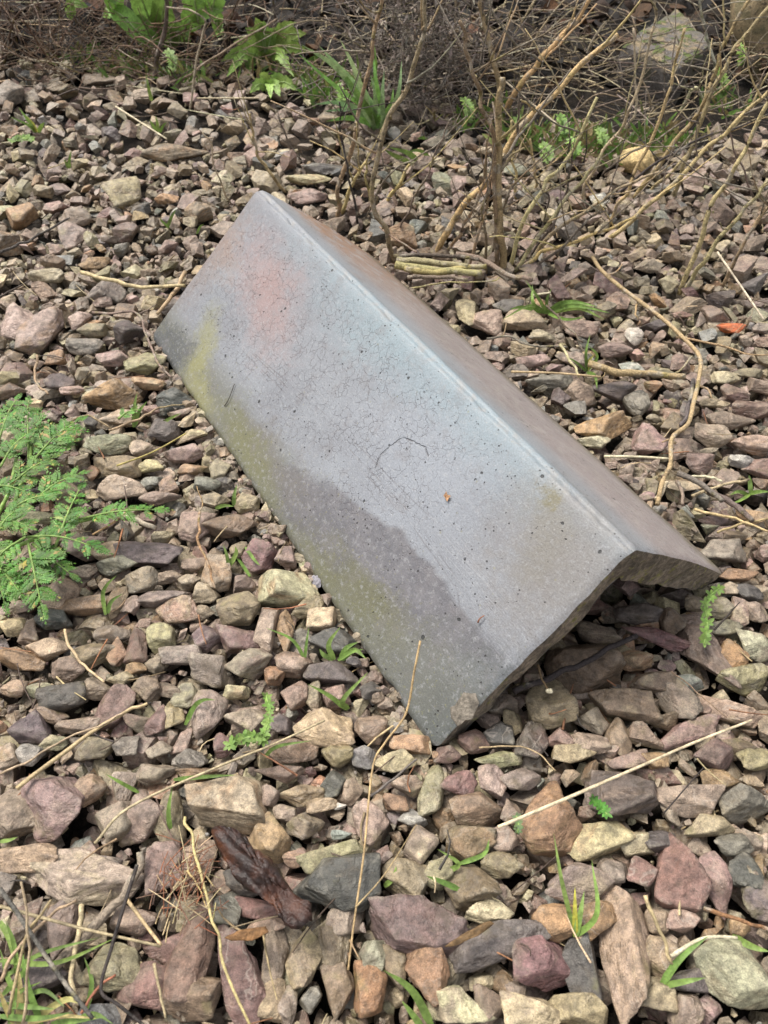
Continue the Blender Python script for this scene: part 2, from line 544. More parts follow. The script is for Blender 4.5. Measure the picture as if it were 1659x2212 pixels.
    dk = m.math('MULTIPLY', m.math('MULTIPLY', m.sstep(drag, .36, .29), dz), m.sstep(m.noise(m.vmath('ADD', uv, (1, 1, 1)), 14, 3), .45, .6))
    c = m.mix(m.math('MULTIPLY', dk, .45), c, (.12, .10, .11))
    # specks: black pin holes, larger dark grains, white flecks
    h_sp = None
    clus = m.sstep(m.noise(m.vmath('ADD', uv, (7, 7, 0)), 32, 4, .65), .40, .60, .25, 1)
    for sc, lo, hi, colr, k, den in ((330, .10, .17, (.03, .028, .026), .80, .55), (480, .12, .2, (.06, .052, .048), .5, .55), (130, .085, .125, (.028, .03, .03), .9, .60), (75, .05, .075, (.03, .03, .032), .95, .55), (260, .08, .13, (.58, .56, .53), .38, .64), (190, .06, .12, (.36, .33, .12), .35, .66)):
        vr = m.voro(m.vmath('ADD', uv, (sc, .3, .1)), sc)
        key = m.N('SeparateColor'); m.L(vr.outputs['Color'], key.inputs[0])
        wob = m.math('ADD', vr.outputs['Distance'], m.math('MULTIPLY', m.math('SUBTRACT', n_fine, .5), .12))
        big = m.math('MULTIPLY_ADD', key.outputs[1], 1.3, .25)
        sp = m.math('MULTIPLY', m.sstep(m.math('DIVIDE', wob, big), lo, hi, 1, 0), m.sstep(m.math('MULTIPLY', key.outputs[0], clus), den * .8, den * .8 + .02))
        c = m.mix(m.math('MULTIPLY', sp, k), c, colr)
        if colr[0] < .05:
            h_sp = sp if h_sp is None else m.math('MAXIMUM', h_sp, sp)
    # worn pale arris along the crest
    ar = m.math('MULTIPLY', m.sstep(m.math('ABSOLUTE', v), .0065, .002), m.sstep(n_mid, .45, .62))
    c = m.mix(m.math('MULTIPLY', ar, .6), c, (.43, .41, .39))
    c = m.scalecol(c, .53)
    h = m.math('ADD', m.math('MULTIPLY', n_mid, .35), m.math('MULTIPLY', n_fine, .15))
    h = m.math('SUBTRACT', h, m.math('MULTIPLY', crack, .25))
    h = m.math('SUBTRACT', h, m.math('MULTIPLY', h_sp, .5))
    h = m.math('ADD', h, m.math('MULTIPLY', m.math('MULTIPLY', drag, dz), .22))
    h = m.math('SUBTRACT', h, m.math('MULTIPLY', fl, .8))
    return m.set(c, m.sstep(n_big, .3, .7, .44, .62), m.bump(h, .0013, .9), .45)


def mat_tile_edge():
    m = NT('broken_clay')
    uv = m.N('TexCoord').outputs['Object']
    n = m.noise(uv, 70, 6, .65)
    g = m.noise(uv, 420, 4, .7)
    c = m.mix(m.sstep(n, .38, .62), (.115, .095, .072), (.27, .22, .165))
    c = m.mix(m.sstep(m.noise(uv, 130, 4, .6), .55, .66), c, (.22, .20, .075))
    c = m.scalecol(c, m.sstep(g, .3, .7, .6, 1.35))
    return m.set(c, .7, m.bump(m.math('ADD', n, m.math('MULTIPLY', g, .5)), .004, .9), .3)


def mat_wetleaf():
    m = NT('wet_brown_leaf')
    v = m.N('TexCoord').outputs['Object']
    n = m.noise(v, 90, 5, .6)
    c = m.mix(m.sstep(n, .40, .66), (.020, .011, .009), (.058, .022, .013))
    c = m.mix(m.sstep(m.noise(v, 40, 3), .60, .72), c, (.13, .042, .015))
    return m.set(c, .30, m.bump(m.noise(v, 300, 5, .65), .002, .8), .5)


M_STONE, M_SOIL, M_BARK, M_ROCK, M_TILE, M_EDGE, M_WET = mat_stone(), mat_soil(), mat_bark(), mat_boulder(), mat_tile(), mat_tile_edge(), mat_wetleaf()
M_STRAW = mat_attr('dry_straw', .6, 900, .35, .35)
M_GREEN = mat_attr('green_leaf', .48, 500, .30, .3, .0008, .2)
M_LITTER = mat_attr('dead_leaf', .7, 500, .45, .25, .002, .1)

# ------------------------------------------------------------------ ground: one sheet to the horizon, a bank behind the gravel


def ground_z(x, y):
    t = np.clip((y - 1.30) / 1.3, 0, 1)
    bank = .22 * t * t * (3 - 2 * t)
    far = np.clip((y - 3) / 20, 0, 1)
    edge = np.clip((y - (1.20 - .21 * np.clip((x + .02) / .16, 0, 1))) / .10, 0, 1)
    return -.024 + .018 * edge + bank * (1 - .4 * far)


def axis(lo, hi, a, b, fine):
    core = np.arange(a, b + 1e-6, fine)
    k = np.geomspace(fine, 1, 26)
    out_hi = b + np.cumsum(k) / np.sum(k) * (hi - b)
    out_lo = a - np.cumsum(k) / np.sum(k) * (a - lo)
    return np.concatenate([out_lo[::-1], core, out_hi])


gx, gy = axis(-60, 60, -1.4, 1.4, .03), axis(-60, 80, -.2, 2.6, .03)
XX, YY = np.meshgrid(gx, gy)
ZZ = ground_z(XX, YY)
near = (np.abs(XX) < 1.5) & (YY < 2.7)
ZZ = ZZ + np.where(near, RNG.normal(0, .004, ZZ.shape) * (1 + 1.5 * (YY > 1.15)), 0)
V = np.stack([XX, YY, ZZ], -1).reshape(-1, 3)
nx, ny = len(gx), len(gy)
ii = (np.arange(ny - 1)[:, None] * nx + np.arange(nx - 1)[None, :]).ravel()
tag(mesh('ground', V, np.stack([ii, ii + 1, ii + nx + 1, ii + nx], 1), M_SOIL), kind='structure')

# ------------------------------------------------------------------ stones
PAL = dict(m=(.205, .152, .116), p=(.275, .202, .155), t=(.240, .192, .118), g=(.168, .153, .122), d=(.066, .063, .053), r=(.155, .093, .077),
           o=(.265, .165, .090), y=(.360, .298, .188), b=(.152, .108, .068), u=(.106, .083, .075), s=(.20, .19, .17), R=(.42, .105, .030), w=(.43, .40, .34))
WORD = dict(m='mauve brown', p='pinkish', t='tan', g='grey', d='dark grey', r='reddish purple', o='orange brown', y='pale cream', b='brown', u='dark purple', s='speckled', R='bright orange', w='white')
MIXP = dict(m='mmptbrm', p='pypmo', t='tytmbg', g='gtgd', d='ddgb', r='rrmp', o='oybo', y='yytop', b='bbotm', u='uumr', s='dwds', R='Ro', w='wy')
ICO = {}
for k in (2, 3, 4, 5):
    bm = bmesh.new(); bmesh.ops.create_icosphere(bm, subdivisions=k, radius=1)
    ICO[k] = (np.array([v.co[:] for v in bm.verts]), np.array([[v.index for v in f.verts] for f in bm.faces], np.int32))
    ICO[k] = (ICO[k][0] / np.linalg.norm(ICO[k][0], axis=1)[:, None], ICO[k][1])
    bm.free()


def rock(level, rng, round_=0.0):
    """an angular broken stone within [-1,1]^3"""
    d, F = ICO[level]
    yaw = rng.uniform(-.75, .75)
    Q, _ = np.linalg.qr(np.array([[math.cos(yaw), -math.sin(yaw), 0], [math.sin(yaw), math.cos(yaw), 0], [0, 0, 1]]) + rng.normal(0, .22, (3, 3)))
    N = np.vstack([Q, -Q]) + rng.normal(0, .30, (6, 3))
    H = rng.uniform(.62, 1.05, 6)
    k = rng.integers(6, 12)
    E = rng.normal(0, 1, (k, 3)); E /= np.linalg.norm(E, axis=1)[:, None]
    N = np.vstack([N / np.linalg.norm(N, axis=1)[:, None], E])
    H = np.concatenate([H, rng.uniform(.68, 1.15, k)])
    p = 64 - 50 * round_
    s = np.maximum(d @ N.T, 0) / H
    r = (s ** p).sum(1) ** (-1 / p)
    P = d * r[:, None]
    for _ in range(rng.integers(1, 4)):                                   # conchoidal chips
        c = d[rng.integers(len(d))]
        q = np.clip((d @ c - .78) / .22, 0, 1)
        P -= c * (q * rng.uniform(.03, .13))[:, None]
    amp = 0
    for f in (2.5, 4, 6, 9, 13, 18):
        for _ in range(4):
            w = rng.normal(0, 1, 3); w *= f / np.linalg.norm(w)
            amp = amp + np.sin(P @ w + rng.uniform(0, 6.3)) * .042 / f ** .85
    P = P * (1 + amp)[:, None]
    lo, hi = P.min(0), P.max(0)
    return (P - (lo + hi) / 2) / ((hi - lo) / 2), F


def stone_cols(code, rng):
    c = np.array(PAL[code]) * rng.uniform(.80, 1.22) * (1 + rng.normal(0, .05, 3))
    k2 = MIXP[code][rng.integers(len(MIXP[code]))]
    c2 = np.array(PAL[k2]) * rng.uniform(.75, 1.25)
    if code not in 'sw':
        c2 = c * .35 + c2 * .65
    return c, c2


# the stones one can pick out in the photograph, read off four by two enlargements (x y w h turn colour)
HAND = {
    (0, 1106): """155 20 150 80 0 y;985 60 210 120 5 b;830 60 140 150 20 m;655 180 300 130 8 u;465 175 110 110 0 t;530 225 200 105 -20 g;345 155 170 130 10 m;345 255 130 80 0 m;265 340 120 170 12 p;370 400 200 90 -5 b;500 390 75 140 5 b;570 410 70 90 0 m;615 300 140 110 -30 t;690 360 210 120 -15 m;725 280 120 60 0 p;820 305 85 80 0 p;890 355 100 100 0 t;870 440 100 85 0 t;770 430 160 130 -10 t;935 260 110 170 -5 p;860 225 130 70 -15 p;1025 420 180 180 10 t;1125 190 120 160 0 r;1225 190 90 110 -10 m;1235 330 220 210 -20 y;1035 165 75 90 0 t;1145 510 85 190 0 p;1227 520 70 180 0 o;1050 540 180 130 -20 r;1070 655 170 160 0 m;1255 660 150 120 20 r;1185 705 80 85 0 o;1425 690 220 110 8 u;1430 560 180 120 10 d;1335 420 90 130 30 t;1390 460 110 130 20 y;1355 795 75 140 5 t;1460 800 110 110 0 m;1270 795 100 140 0 m;1415 935 240 180 10 y;1600 930 110 140 0 m;1610 770 90 100 0 d;1570 1050 100 110 0 s;1455 1040 120 120 0 t;1055 905 160 120 0 p;900 870 140 210 -5 m;1025 775 110 80 -20 y;915 690 185 160 0 g;790 620 170 110 -5 g;700 540 110 130 0 t;600 585 90 150 5 r;480 540 130 110 10 m;410 610 140 150 30 b;300 670 140 120 10 m;515 610 75 120 10 o;200 590 150 110 -20 y;90 640 210 120 20 o;60 495 115 110 5 y;140 520 80 110 0 t;215 465 170 100 5 d;60 420 130 80 0 m;60 760 100 100 0 p;275 805 190 140 5 d;165 770 150 80 0 y;205 870 150 80 25 m;140 940 180 130 10 u;345 920 180 100 -5 m;410 760 110 110 0 m;500 840 120 190 15 m;640 765 110 120 20 b;730 770 130 100 -20 m;810 805 90 110 0 t;680 905 80 130 5 r;595 910 110 100 -10 m;755 880 80 120 0 t;785 985 70 120 0 m;820 1070 130 100 0 g;415 1020 150 110 -5 t;555 1010 110 110 20 g;690 1030 100 90 0 p;235 1000 100 80 0 t;35 1050 100 120 0 p;130 1050 110 110 0 s;1210 925 80 90 -10 u;1265 1030 190 120 0 b;965 1010 70 90 0 r;905 545 120 130 -20 u;665 665 80 80 0 m;590 675 80 60 0 o;520 720 100 70 0 t""",
    (829.5, 1106): """860 650 290 250 -5 b;1110 440 200 100 5 u;1250 480 100 120 0 b;1190 545 270 90 25 r;930 520 170 100 10 m;1080 630 140 110 -10 o;1385 600 140 310 -18 m;1165 740 180 120 0 b;730 850 190 210 5 t;1030 830 270 140 15 b;1255 800 110 190 -25 m;1315 745 110 100 0 s;1215 905 130 80 -5 b;900 905 130 120 20 m;1010 970 95 170 0 m;1480 850 270 120 15 p;1320 945 250 100 -20 m;1560 720 200 140 -15 t;1500 625 110 150 0 o;1600 580 140 150 10 y;1450 415 120 100 0 m;1530 430 80 130 0 p;1605 440 90 110 0 m;1455 500 130 80 0 t;1340 400 80 80 0 b;1530 270 150 75 5 o;1570 350 110 90 0 d;1495 335 70 70 0 p;630 1000 140 160 0 u;500 970 120 130 -20 d;560 915 80 110 0 t;515 830 110 110 0 m;450 890 100 110 0 m;385 990 110 110 -10 r;490 1070 170 75 -5 t;750 980 110 90 -20 m;880 1000 150 100 0 p;820 1050 170 90 0 t;1060 1080 170 90 -10 m;1130 970 150 110 0 m;1170 1070 100 90 0 o;1420 1050 160 150 5 r;1520 1020 160 90 0 b;1610 1070 150 110 0 t;1390 850 90 70 0 m;130 1000 140 90 10 o;60 1080 140 100 -5 y;265 1050 110 80 0 r;1460 160 190 130 0 m""",
    (0, 1659): """70 180 190 240 0 m;250 160 240 300 -5 m;985 160 300 230 0 y;345 465 480 250 10 p;130 390 250 130 0 t;690 455 180 230 10 m;850 390 140 160 0 p;490 230 160 180 10 p;620 230 150 200 5 m;750 220 130 220 5 t;400 95 110 140 0 t;670 30 150 100 0 m;850 40 150 90 0 b;1160 300 160 210 -10 o;1160 120 90 100 0 m;1210 30 180 80 0 m;1300 115 170 100 -5 t;1440 70 90 120 0 d;1510 100 100 110 0 m;1230 195 90 80 0 p;1310 250 130 110 0 m;1390 165 130 70 0 p;1470 165 45 35 0 w;1595 235 140 190 0 p;1475 290 80 40 0 s;1280 380 90 80 0 p;1430 385 240 100 -15 t;1450 510 370 240 -15 d;1110 610 190 85 15 r;980 600 140 160 10 g;850 810 210 370 32 r;1050 900 190 350 0 r;1190 820 85 250 0 m;1318 830 145 230 0 t;1430 790 140 150 0 t;1500 640 160 140 0 m;1620 820 110 130 0 p;1455 960 130 200 0 b;1590 950 140 210 0 o;1330 1000 120 110 0 g;1180 1010 110 140 0 t;1230 1030 100 140 0 m;840 1000 230 180 -20 b;620 940 200 180 0 r;490 860 250 190 -5 t;570 660 170 130 0 m;740 770 190 120 -10 r;260 700 120 220 10 m;190 910 170 160 0 u;25 490 70 120 0 g;1050 500 160 120 0 u;1160 680 150 70 0 m""",
    (829.5, 1659): """205 95 95 220 5 t;315 70 140 130 0 r;465 70 110 140 0 p;590 50 150 100 0 m;405 175 210 150 0 b;550 190 80 100 0 m;100 80 120 100 0 m;50 155 100 80 0 o;120 215 110 90 0 s;715 205 240 300 0 o;1055 130 270 240 5 u;1330 120 260 190 5 p;1440 50 130 100 0 o;1560 150 200 170 -10 g;1228 165 60 150 -10 p;1395 250 190 110 -15 p;925 310 240 160 -10 y;1085 330 170 110 0 y;1190 310 120 110 0 u;1510 330 150 110 0 g;1270 450 190 300 10 r;1120 460 130 140 0 r;1440 500 120 220 -12 p;1560 470 130 160 0 d;1620 560 140 200 0 u;1040 790 230 530 5 p;850 510 270 190 5 m;740 660 170 160 20 o;920 660 180 140 -25 o;990 450 120 120 0 m;365 325 180 150 -15 b;525 310 95 120 15 p;165 330 130 180 10 p;505 420 150 110 20 t;240 460 120 130 0 t;95 490 190 180 0 t;370 500 210 180 0 b;160 690 360 240 -12 u;490 740 400 170 -18 u;450 620 190 100 0 y;700 840 220 240 0 r;860 870 140 270 0 d;185 880 170 230 10 o;25 860 120 170 0 b;330 1030 250 170 10 y;645 1050 240 150 0 y;870 1050 220 150 0 t;470 1030 130 170 0 m;1170 980 160 140 0 t;1190 820 150 170 0 t;1310 930 230 110 0 u;1520 905 230 340 -35 y;1310 1050 130 140 0 m;1190 660 100 120 0 t;1290 660 150 100 0 p;1540 690 90 80 0 o;570 970 70 80 0 m""",
    (0, 553): """205 80 130 80 0 y;405 30 110 80 0 o;170 320 140 210 20 p;75 290 130 150 15 p;460 160 120 120 20 g;560 330 120 120 0 d;355 390 150 75 10 g;400 320 100 80 0 t;345 270 70 110 0 p;240 445 80 80 0 o;50 585 120 90 -10 b;260 530 100 110 -15 u;480 600 210 140 0 o;640 550 130 60 0 o;740 620 160 110 5 d;490 430 130 90 0 p;620 460 140 110 0 t;520 700 130 85 0 p;650 670 100 90 0 m;465 820 190 100 10 t;620 830 100 80 -15 p;790 850 150 85 -5 p;715 760 110 110 20 u;500 920 190 110 10 t;640 910 120 70 -10 y;400 935 60 90 0 o;530 1010 190 120 5 p;660 975 90 80 0 g;735 1000 90 100 0 p;830 920 110 70 0 o;945 930 80 110 0 t;895 985 100 70 0 g;700 1040 150 80 -10 m;1065 1070 90 110 0 t;310 580 90 50 0 p;440 195 90 70 0 m;300 1030 110 140 0 t;150 640 60 50 0 y""",
    (829.5, 553): """360 240 80 140 -10 y;450 290 110 130 0 p;610 280 170 120 5 t;530 220 120 80 0 g;680 350 100 60 0 p;870 310 150 80 0 m;1080 340 70 85 20 w;1495 305 95 65 25 R;1000 400 130 85 0 m;640 455 140 70 5 p;810 450 110 80 0 m;720 540 180 75 5 g;850 590 110 130 0 p;760 610 70 90 0 u;1000 590 180 110 0 u;1095 640 100 120 0 g;960 740 230 140 -5 o;1140 790 120 150 5 m;1165 700 55 50 0 g;1240 730 90 100 0 b;1420 780 140 120 0 p;1365 890 110 100 0 m;1550 890 110 90 0 s;1585 820 140 90 0 p;1590 660 160 110 0 r;1430 640 110 60 0 t;1495 720 180 100 0 m;1620 920 130 100 0 r;1570 510 130 55 0 t;1490 530 120 75 0 y;905 800 110 70 20 y;1225 120 80 80 0 y;1420 240 80 100 0 m""",
    (0, 0): """1410 730 180 75 -5 d;755 655 250 80 0 b;540 830 130 160 0 t;720 855 90 60 0 o;610 905 80 65 0 d;310 1020 100 120 0 p;850 920 110 100 0 b;545 1000 90 85 0 r;100 930 130 130 0 o;320 940 150 90 0 m;1330 850 150 80 0 m;1330 775 170 55 0 y;40 400 100 115 0 p;250 370 100 55 0 m;425 350 140 60 0 m;1352 525 60 36 0 o;1430 510 110 60 0 t;1450 740 90 60 0 d""",
    (829.5, 0): """440 650 60 36 0 y;575 740 90 60 0 g;1090 695 100 50 0 y""",
}


def under_tile(P, pad=0.0):
    """how high the underside of the tile stands over a ground point, None outside the tile"""
    q = np.asarray(P)[:2] - T_FAR[:2]
    u, s = q @ T_ALONG[:2], q @ T_SIDE[:2]
    if u < -pad or u > T_L + pad: return None
    half = (T_WL if s < 0 else T_WR) * math.sin(T_TH)
    if abs(s) > half + pad: return None
    return T_O[2] - abs(s) / math.tan(T_TH) - .030


GX0, GY0, CELL = -1.7, -.20, .002
MASK = np.zeros((int(1.80 / CELL), int(3.4 / CELL)), np.uint8)


def foot(c, ax, ay, grow=1.0):
    """cells of the ground raster under a stone"""
    ex, ey = abs(ax[0]) + abs(ay[0]), abs(ax[1]) + abs(ay[1])
    i0, i1 = int((c[1] - ey - GY0) / CELL), int((c[1] + ey - GY0) / CELL) + 1
    j0, j1 = int((c[0] - ex - GX0) / CELL), int((c[0] + ex - GX0) / CELL) + 1
    i0, j0, i1, j1 = max(i0, 0), max(j0, 0), min(i1, MASK.shape[0]), min(j1, MASK.shape[1])
    if i1 <= i0 or j1 <= j0: return None
    yy = GY0 + (np.arange(i0, i1) + .5) * CELL - c[1]
    xx = GX0 + (np.arange(j0, j1) + .5) * CELL - c[0]
    det = ax[0] * ay[1] - ax[1] * ay[0]
    p = (xx[None] * ay[1] - yy[:, None] * ay[0]) / det
    q = (yy[:, None] * ax[0] - xx[None] * ax[1]) / det
    return (slice(i0, i1), slice(j0, j1)), (np.abs(p) ** 2.6 + np.abs(q) ** 2.6) < grow


def place(px, py, w, h, rot, rise=.12):
    """centre and half axes of a stone that fills w x h pixels there"""
    c = G(px, py, 0.0)
    zc = (c - EYE) @ FW
    dep = math.asin((CAM_H - c[2]) / np.linalg.norm(c - EYE))
    ww, hh = w * zc / FPX, h * zc / FPX
    H = .62 * min(ww, hh)
    D = (hh - H * math.cos(dep)) / math.sin(dep)
    if D < .65 * H:
        H = hh / (.65 * math.sin(dep) + math.cos(dep)); D = .65 * H
    g = D / hh
    f = rad(rot)
    ax = np.array([ww / 2 * math.cos(f), -ww / 2 * math.sin(f) * g, 0])
    ay = np.array([hh / 2 * math.sin(f), hh / 2 * math.cos(f) * g, 0])
    H = max(H, .35 * min(ww, D))
    c = G(px, py, rise * H)
    return c, ax, ay, H


BIG_LABEL = {}
hand = []
for (ox, oy), txt in HAND.items():
    for ln in txt.split(';'):
        f = ln.split()
        x, y, w, h, rot = map(float, f[:5])
        hand.append((ox + x * .5, oy + y * .5, w * .5, h * .5, rot, f[5]))
STONES = []
SMALL = []
KEEP = sorted((q[2] * q[3] for q in hand), reverse=True)[299]
for k, (px, py, w, h, rot, code) in enumerate(hand):
    c, ax, ay, H = place(px, py, w * 1.20, h * 1.20, rot)
    m = under_tile(c, .004)
    if m is not None and c[2] + H / 2 > m - .002:
        c[2] = m - .002 - H / 2
    area = w * h
    rng = np.random.default_rng(1000 + k)
    P, F = rock(5 if area > 8000 else 4, rng, .5 if code in 's' else rng.uniform(0, .35))
    tilt = Matrix.Rotation(rng.normal(0, .2), 3, 'X') @ Matrix.Rotation(rng.normal(0, .2), 3, 'Y')
    P = P @ np.array(tilt).T
    Vw = c + P[:, :1] * ax + P[:, 1:2] * ay + P[:, 2:3] * np.array([0, 0, H / 2])
    c1, c2 = stone_cols(code, rng)
    n = len(Vw)
    if area < KEEP or len(STONES) >= 300:
        SMALL.append((Vw, F, c1, c2, rng.uniform(0, 9)))
        ft = foot(c, ax, ay)
        if ft: MASK[ft[0]] |= ft[1].astype(np.uint8)
        continue
    o = mesh('stone', Vw, F, M_STONE, None, (c[0], c[1], c[2] - H / 2), True,
             {'col': ('FLOAT_COLOR', np.tile([*c1, 1], (n, 1))), 'col2': ('FLOAT_COLOR', np.tile([*c2, 1], (n, 1))), 'seed': ('FLOAT', np.full(n, rng.uniform(0, 9)))})
    asp = w / h
    shape = 'long narrow' if asp > 1.9 else 'wide low' if asp > 1.35 else 'tall narrow' if asp < .62 else 'upright' if asp < .85 else 'squat'
    STONES.append(dict(o=o, px=px, py=py, code=code, shape=shape, area=area))
    ft = foot(c, ax, ay)
    if ft: MASK[ft[0]] |= ft[1].astype(np.uint8)

# ---- the rest of the gravel, joined: first the stones that fill the gaps at the surface, then a bed below
def hull(i, fine):
    rng = np.random.default_rng(900 + i)
    P, _ = rock(3, rng, .0)
    idx = rng.permutation(len(P))[:200]
    Q, _ = np.linalg.qr(np.eye(3) + rng.normal(0, .25, (3, 3)))
    N = np.vstack([Q, -Q, rng.normal(0, 1, (rng.integers(5, 11), 3))]) if i % 2 else rng.normal(0, 1, (rng.integers(11, 17), 3))
    N /= np.linalg.norm(N, axis=1)[:, None]
    H = np.concatenate([rng.uniform(.65, 1, 6), rng.uniform(.66, 1.12, len(N) - 6)])
    pts = []
    for a in range(len(N)):
        for b in range(a):
            for c in range(b):
                M3 = N[[a, b, c]]
                if abs(np.linalg.det(M3)) < .08: continue
                x = np.linalg.solve(M3, H[[a, b, c]])
                if (N @ x <= H + 1e-6).all(): pts.append(x)
    bm = bmesh.new()
    for q in pts: bm.verts.new(q)
    bmesh.ops.convex_hull(bm, input=bm.verts)
    bmesh.ops.remove_doubles(bm, verts=bm.verts, dist=.04)
    bmesh.ops.dissolve_limit(bm, angle_limit=rad(4), verts=bm.verts, edges=bm.edges)
    if fine >= 0: bmesh.ops.bevel(bm, geom=bm.edges[:], offset=rng.uniform(.035, .085), segments=2 if fine > 0 else 1, affect='EDGES', profile=.5)
    bmesh.ops.triangulate(bm, faces=bm.faces)
    bm.verts.index_update()
    V = np.array([v.co[:] for v in bm.verts]); F = np.array([[v.index for v in f.verts] for f in bm.faces], np.int32)
    bm.free()
    V = V + .03 * np.sin(V[:, [1, 2, 0]] * rng.uniform(3, 7, 3) + rng.uniform(0, 6, 3))
    lo, hi = V.min(0), V.max(0)
    return (V - (lo + hi) / 2) / ((hi - lo) / 2), F


HULL = {0: [hull(i, 0) for i in range(40)], 1: [hull(i, 1) for i in range(40)], 3: [hull(i, -1) for i in range(40)]}
CODES = list('mmmmmmmmmmmmppppttttttgdroyybbbbbbus')


def gravel_edge(x):
    """where the gravel gives way to soil"""
    q = min(1, max(0, (x + .02) / .16))
    return 1.20 - .215 * q * q * (3 - 2 * q) + .02 * math.sin(x * 11)


class Pile:
    def __init__(s): s.V, s.F, s.c, s.c2, s.s, s.n, s.sm = [], [], [], [], [], 0, []

    def add(s, lv, c, ax, ay, H, rng, dark=1.0):
        P, F = HULL[lv][rng.integers(40)]
        q = rng.normal(0, 1, 4); q /= np.linalg.norm(q)
        w, x, y, z = q
        Rm = np.array([[1 - 2 * (y * y + z * z), 2 * (x * y - z * w), 2 * (x * z + y * w)], [2 * (x * y + z * w), 1 - 2 * (x * x + z * z), 2 * (y * z - x * w)], [2 * (x * z - y * w), 2 * (y * z + x * w), 1 - 2 * (x * x + y * y)]])
        P = P @ Rm.T
        P = P / np.abs(P).max(0)
        t = rng.normal(0, .2, 2)
        V = c + P[:, :1] * (ax + [0, 0, t[0] * np.hypot(*ax[:2])]) + P[:, 1:2] * (ay + [0, 0, t[1] * np.hypot(*ay[:2])]) + P[:, 2:3] * np.array([0, 0, H / 2])
        c1, c2 = stone_cols(CODES[rng.integers(len(CODES))], rng)
        n = len(V)
        s.V.append(V); s.F.append(F + s.n); s.n += n; s.sm.append(np.zeros(len(F), bool))
        s.c.append(np.tile([*c1, 1], (n, 1))); s.c2.append(np.tile([*c2, 1], (n, 1))); s.s.append(np.full(n, rng.uniform(0, 9)))

    def build(s, name):
        o = mesh(name, np.vstack(s.V), np.vstack(s.F), M_STONE, None, None, True,
                 {'col': ('FLOAT_COLOR', np.vstack(s.c)), 'col2': ('FLOAT_COLOR', np.vstack(s.c2)), 'seed': ('FLOAT', np.concatenate(s.s))})
        if len(o.data.polygons) == sum(map(len, s.sm)):
            o.data.polygons.foreach_set('use_smooth', np.concatenate(s.sm))
        print('gravel triangles', len(o.data.polygons))
        return tag(o, kind='stuff')


def half_width(y):
    return .52 + .50 * y


pile = Pile()
for Vw, F, c1, c2, sdv in SMALL:
    n = len(Vw)
    pile.V.append(Vw); pile.F.append(F + pile.n); pile.n += n; pile.sm.append(np.ones(len(F), bool))
    pile.c.append(np.tile([*c1, 1], (n, 1))); pile.c2.append(np.tile([*c2, 1], (n, 1))); pile.s.append(np.full(n, sdv))
rng = np.random.default_rng(42)
sizes = np.concatenate([rng.uniform(.030, .042, 260), rng.uniform(.021, .031, 4200), rng.uniform(.014, .023, 12000), rng.uniform(.007, .014, 14000)])
n_top = 0
for sz in sizes:
    y = rng.uniform(-.15, 1.30)
    x = rng.uniform(-1, 1) * half_width(y)
    far = y > .62
    if y > gravel_edge(x) + rng.normal(0, .035): continue
    if sz < .012 and y > .75: continue
    if sz > .03 and not far: continue
    th = rng.uniform(0, math.pi)
    asp = rng.uniform(.42, .95)
    ax = np.array([math.cos(th), math.sin(th), 0]) * sz / 2
    ay = np.array([-math.sin(th), math.cos(th), 0]) * sz / 2 * asp
    H = sz * rng.uniform(.38, .72)
    c = np.array([x, y, rng.uniform(-.006, .004) - (.004 if sz < .016 else 0)])
    u = under_tile(c, .01)
    if u is not None:
        if not (u > .015): continue
        c[2] = min(c[2], u - .004 - H / 2)
    ft = foot(c, ax, ay)
    if ft is None or not ft[1].any(): continue
    if (MASK[ft[0]] & ft[1]).sum() > .16 * ft[1].sum(): continue
    MASK[ft[0]] |= ft[1].astype(np.uint8)
    pxs = sz * FPX / max(.2, (c - EYE) @ FW)
    pile.add(1 if pxs > 40 else 0, c, ax, ay, H, rng)
    n_top += 1
for _ in range(60000):
    y = rng.uniform(-.02, .95)
    x = rng.uniform(-1, 1) * half_width(y)
    if y > gravel_edge(x): continue
    i, j = int((y - GY0) / CELL), int((x - GX0) / CELL)
    if MASK[max(i, 0), j]: continue
    sz = rng.uniform(.008, .016)
    th = rng.uniform(0, math.pi)
    ax = np.array([math.cos(th), math.sin(th), 0]) * sz / 2
    ay = np.array([-math.sin(th), math.cos(th), 0]) * sz / 2 * rng.uniform(.6, .95)
    c = np.array([x, y, rng.uniform(-.011, -.004)])
    u = under_tile(c, .004)
    if u is not None and u < .012: continue
    ft = foot(c, ax, ay)
    if ft is None: continue
    MASK[ft[0]] |= ft[1].astype(np.uint8)
    pile.add(0, c, ax, ay, sz * .75, rng)
sp = .0200
for y in np.arange(-.16, 1.26, sp):
    hw = half_width(y)
    for x in np.arange(-hw, hw, sp):
        if y > gravel_edge(x) + .02: continue
        if y > .65 and rng.random() < .55: continue
        if abs(x) > half_width(y) - .16 and rng.random() < .4: continue
        sz = rng.uniform(.017, .032)
        th = rng.uniform(0, math.pi)
        ax = np.array([math.cos(th), math.sin(th), 0]) * sz / 2
        ay = np.array([-math.sin(th), math.cos(th), 0]) * sz / 2 * rng.uniform(.6, .95)
        c = np.array([x + rng.normal(0, .006), y + rng.normal(0, .006), -.0135 + rng.normal(0, .003)])
        pile.add(3, c, ax, ay, sz * .7, rng)
MICRO = []
for i in range(20):
    bm = bmesh.new()
    for q in np.random.default_rng(70 + i).normal(0, 1, (9, 3)):
        bm.verts.new(q / np.linalg.norm(q) * .9)
    r_ = bmesh.ops.convex_hull(bm, input=bm.verts)
    bmesh.ops.triangulate(bm, faces=bm.faces)
    bm.verts.index_update()
    MICRO.append((np.array([v.co[:] for v in bm.verts]), np.array([[v.index for v in f.verts] for f in bm.faces], np.int32)))
    bm.free()
HULL[2] = MICRO * 2
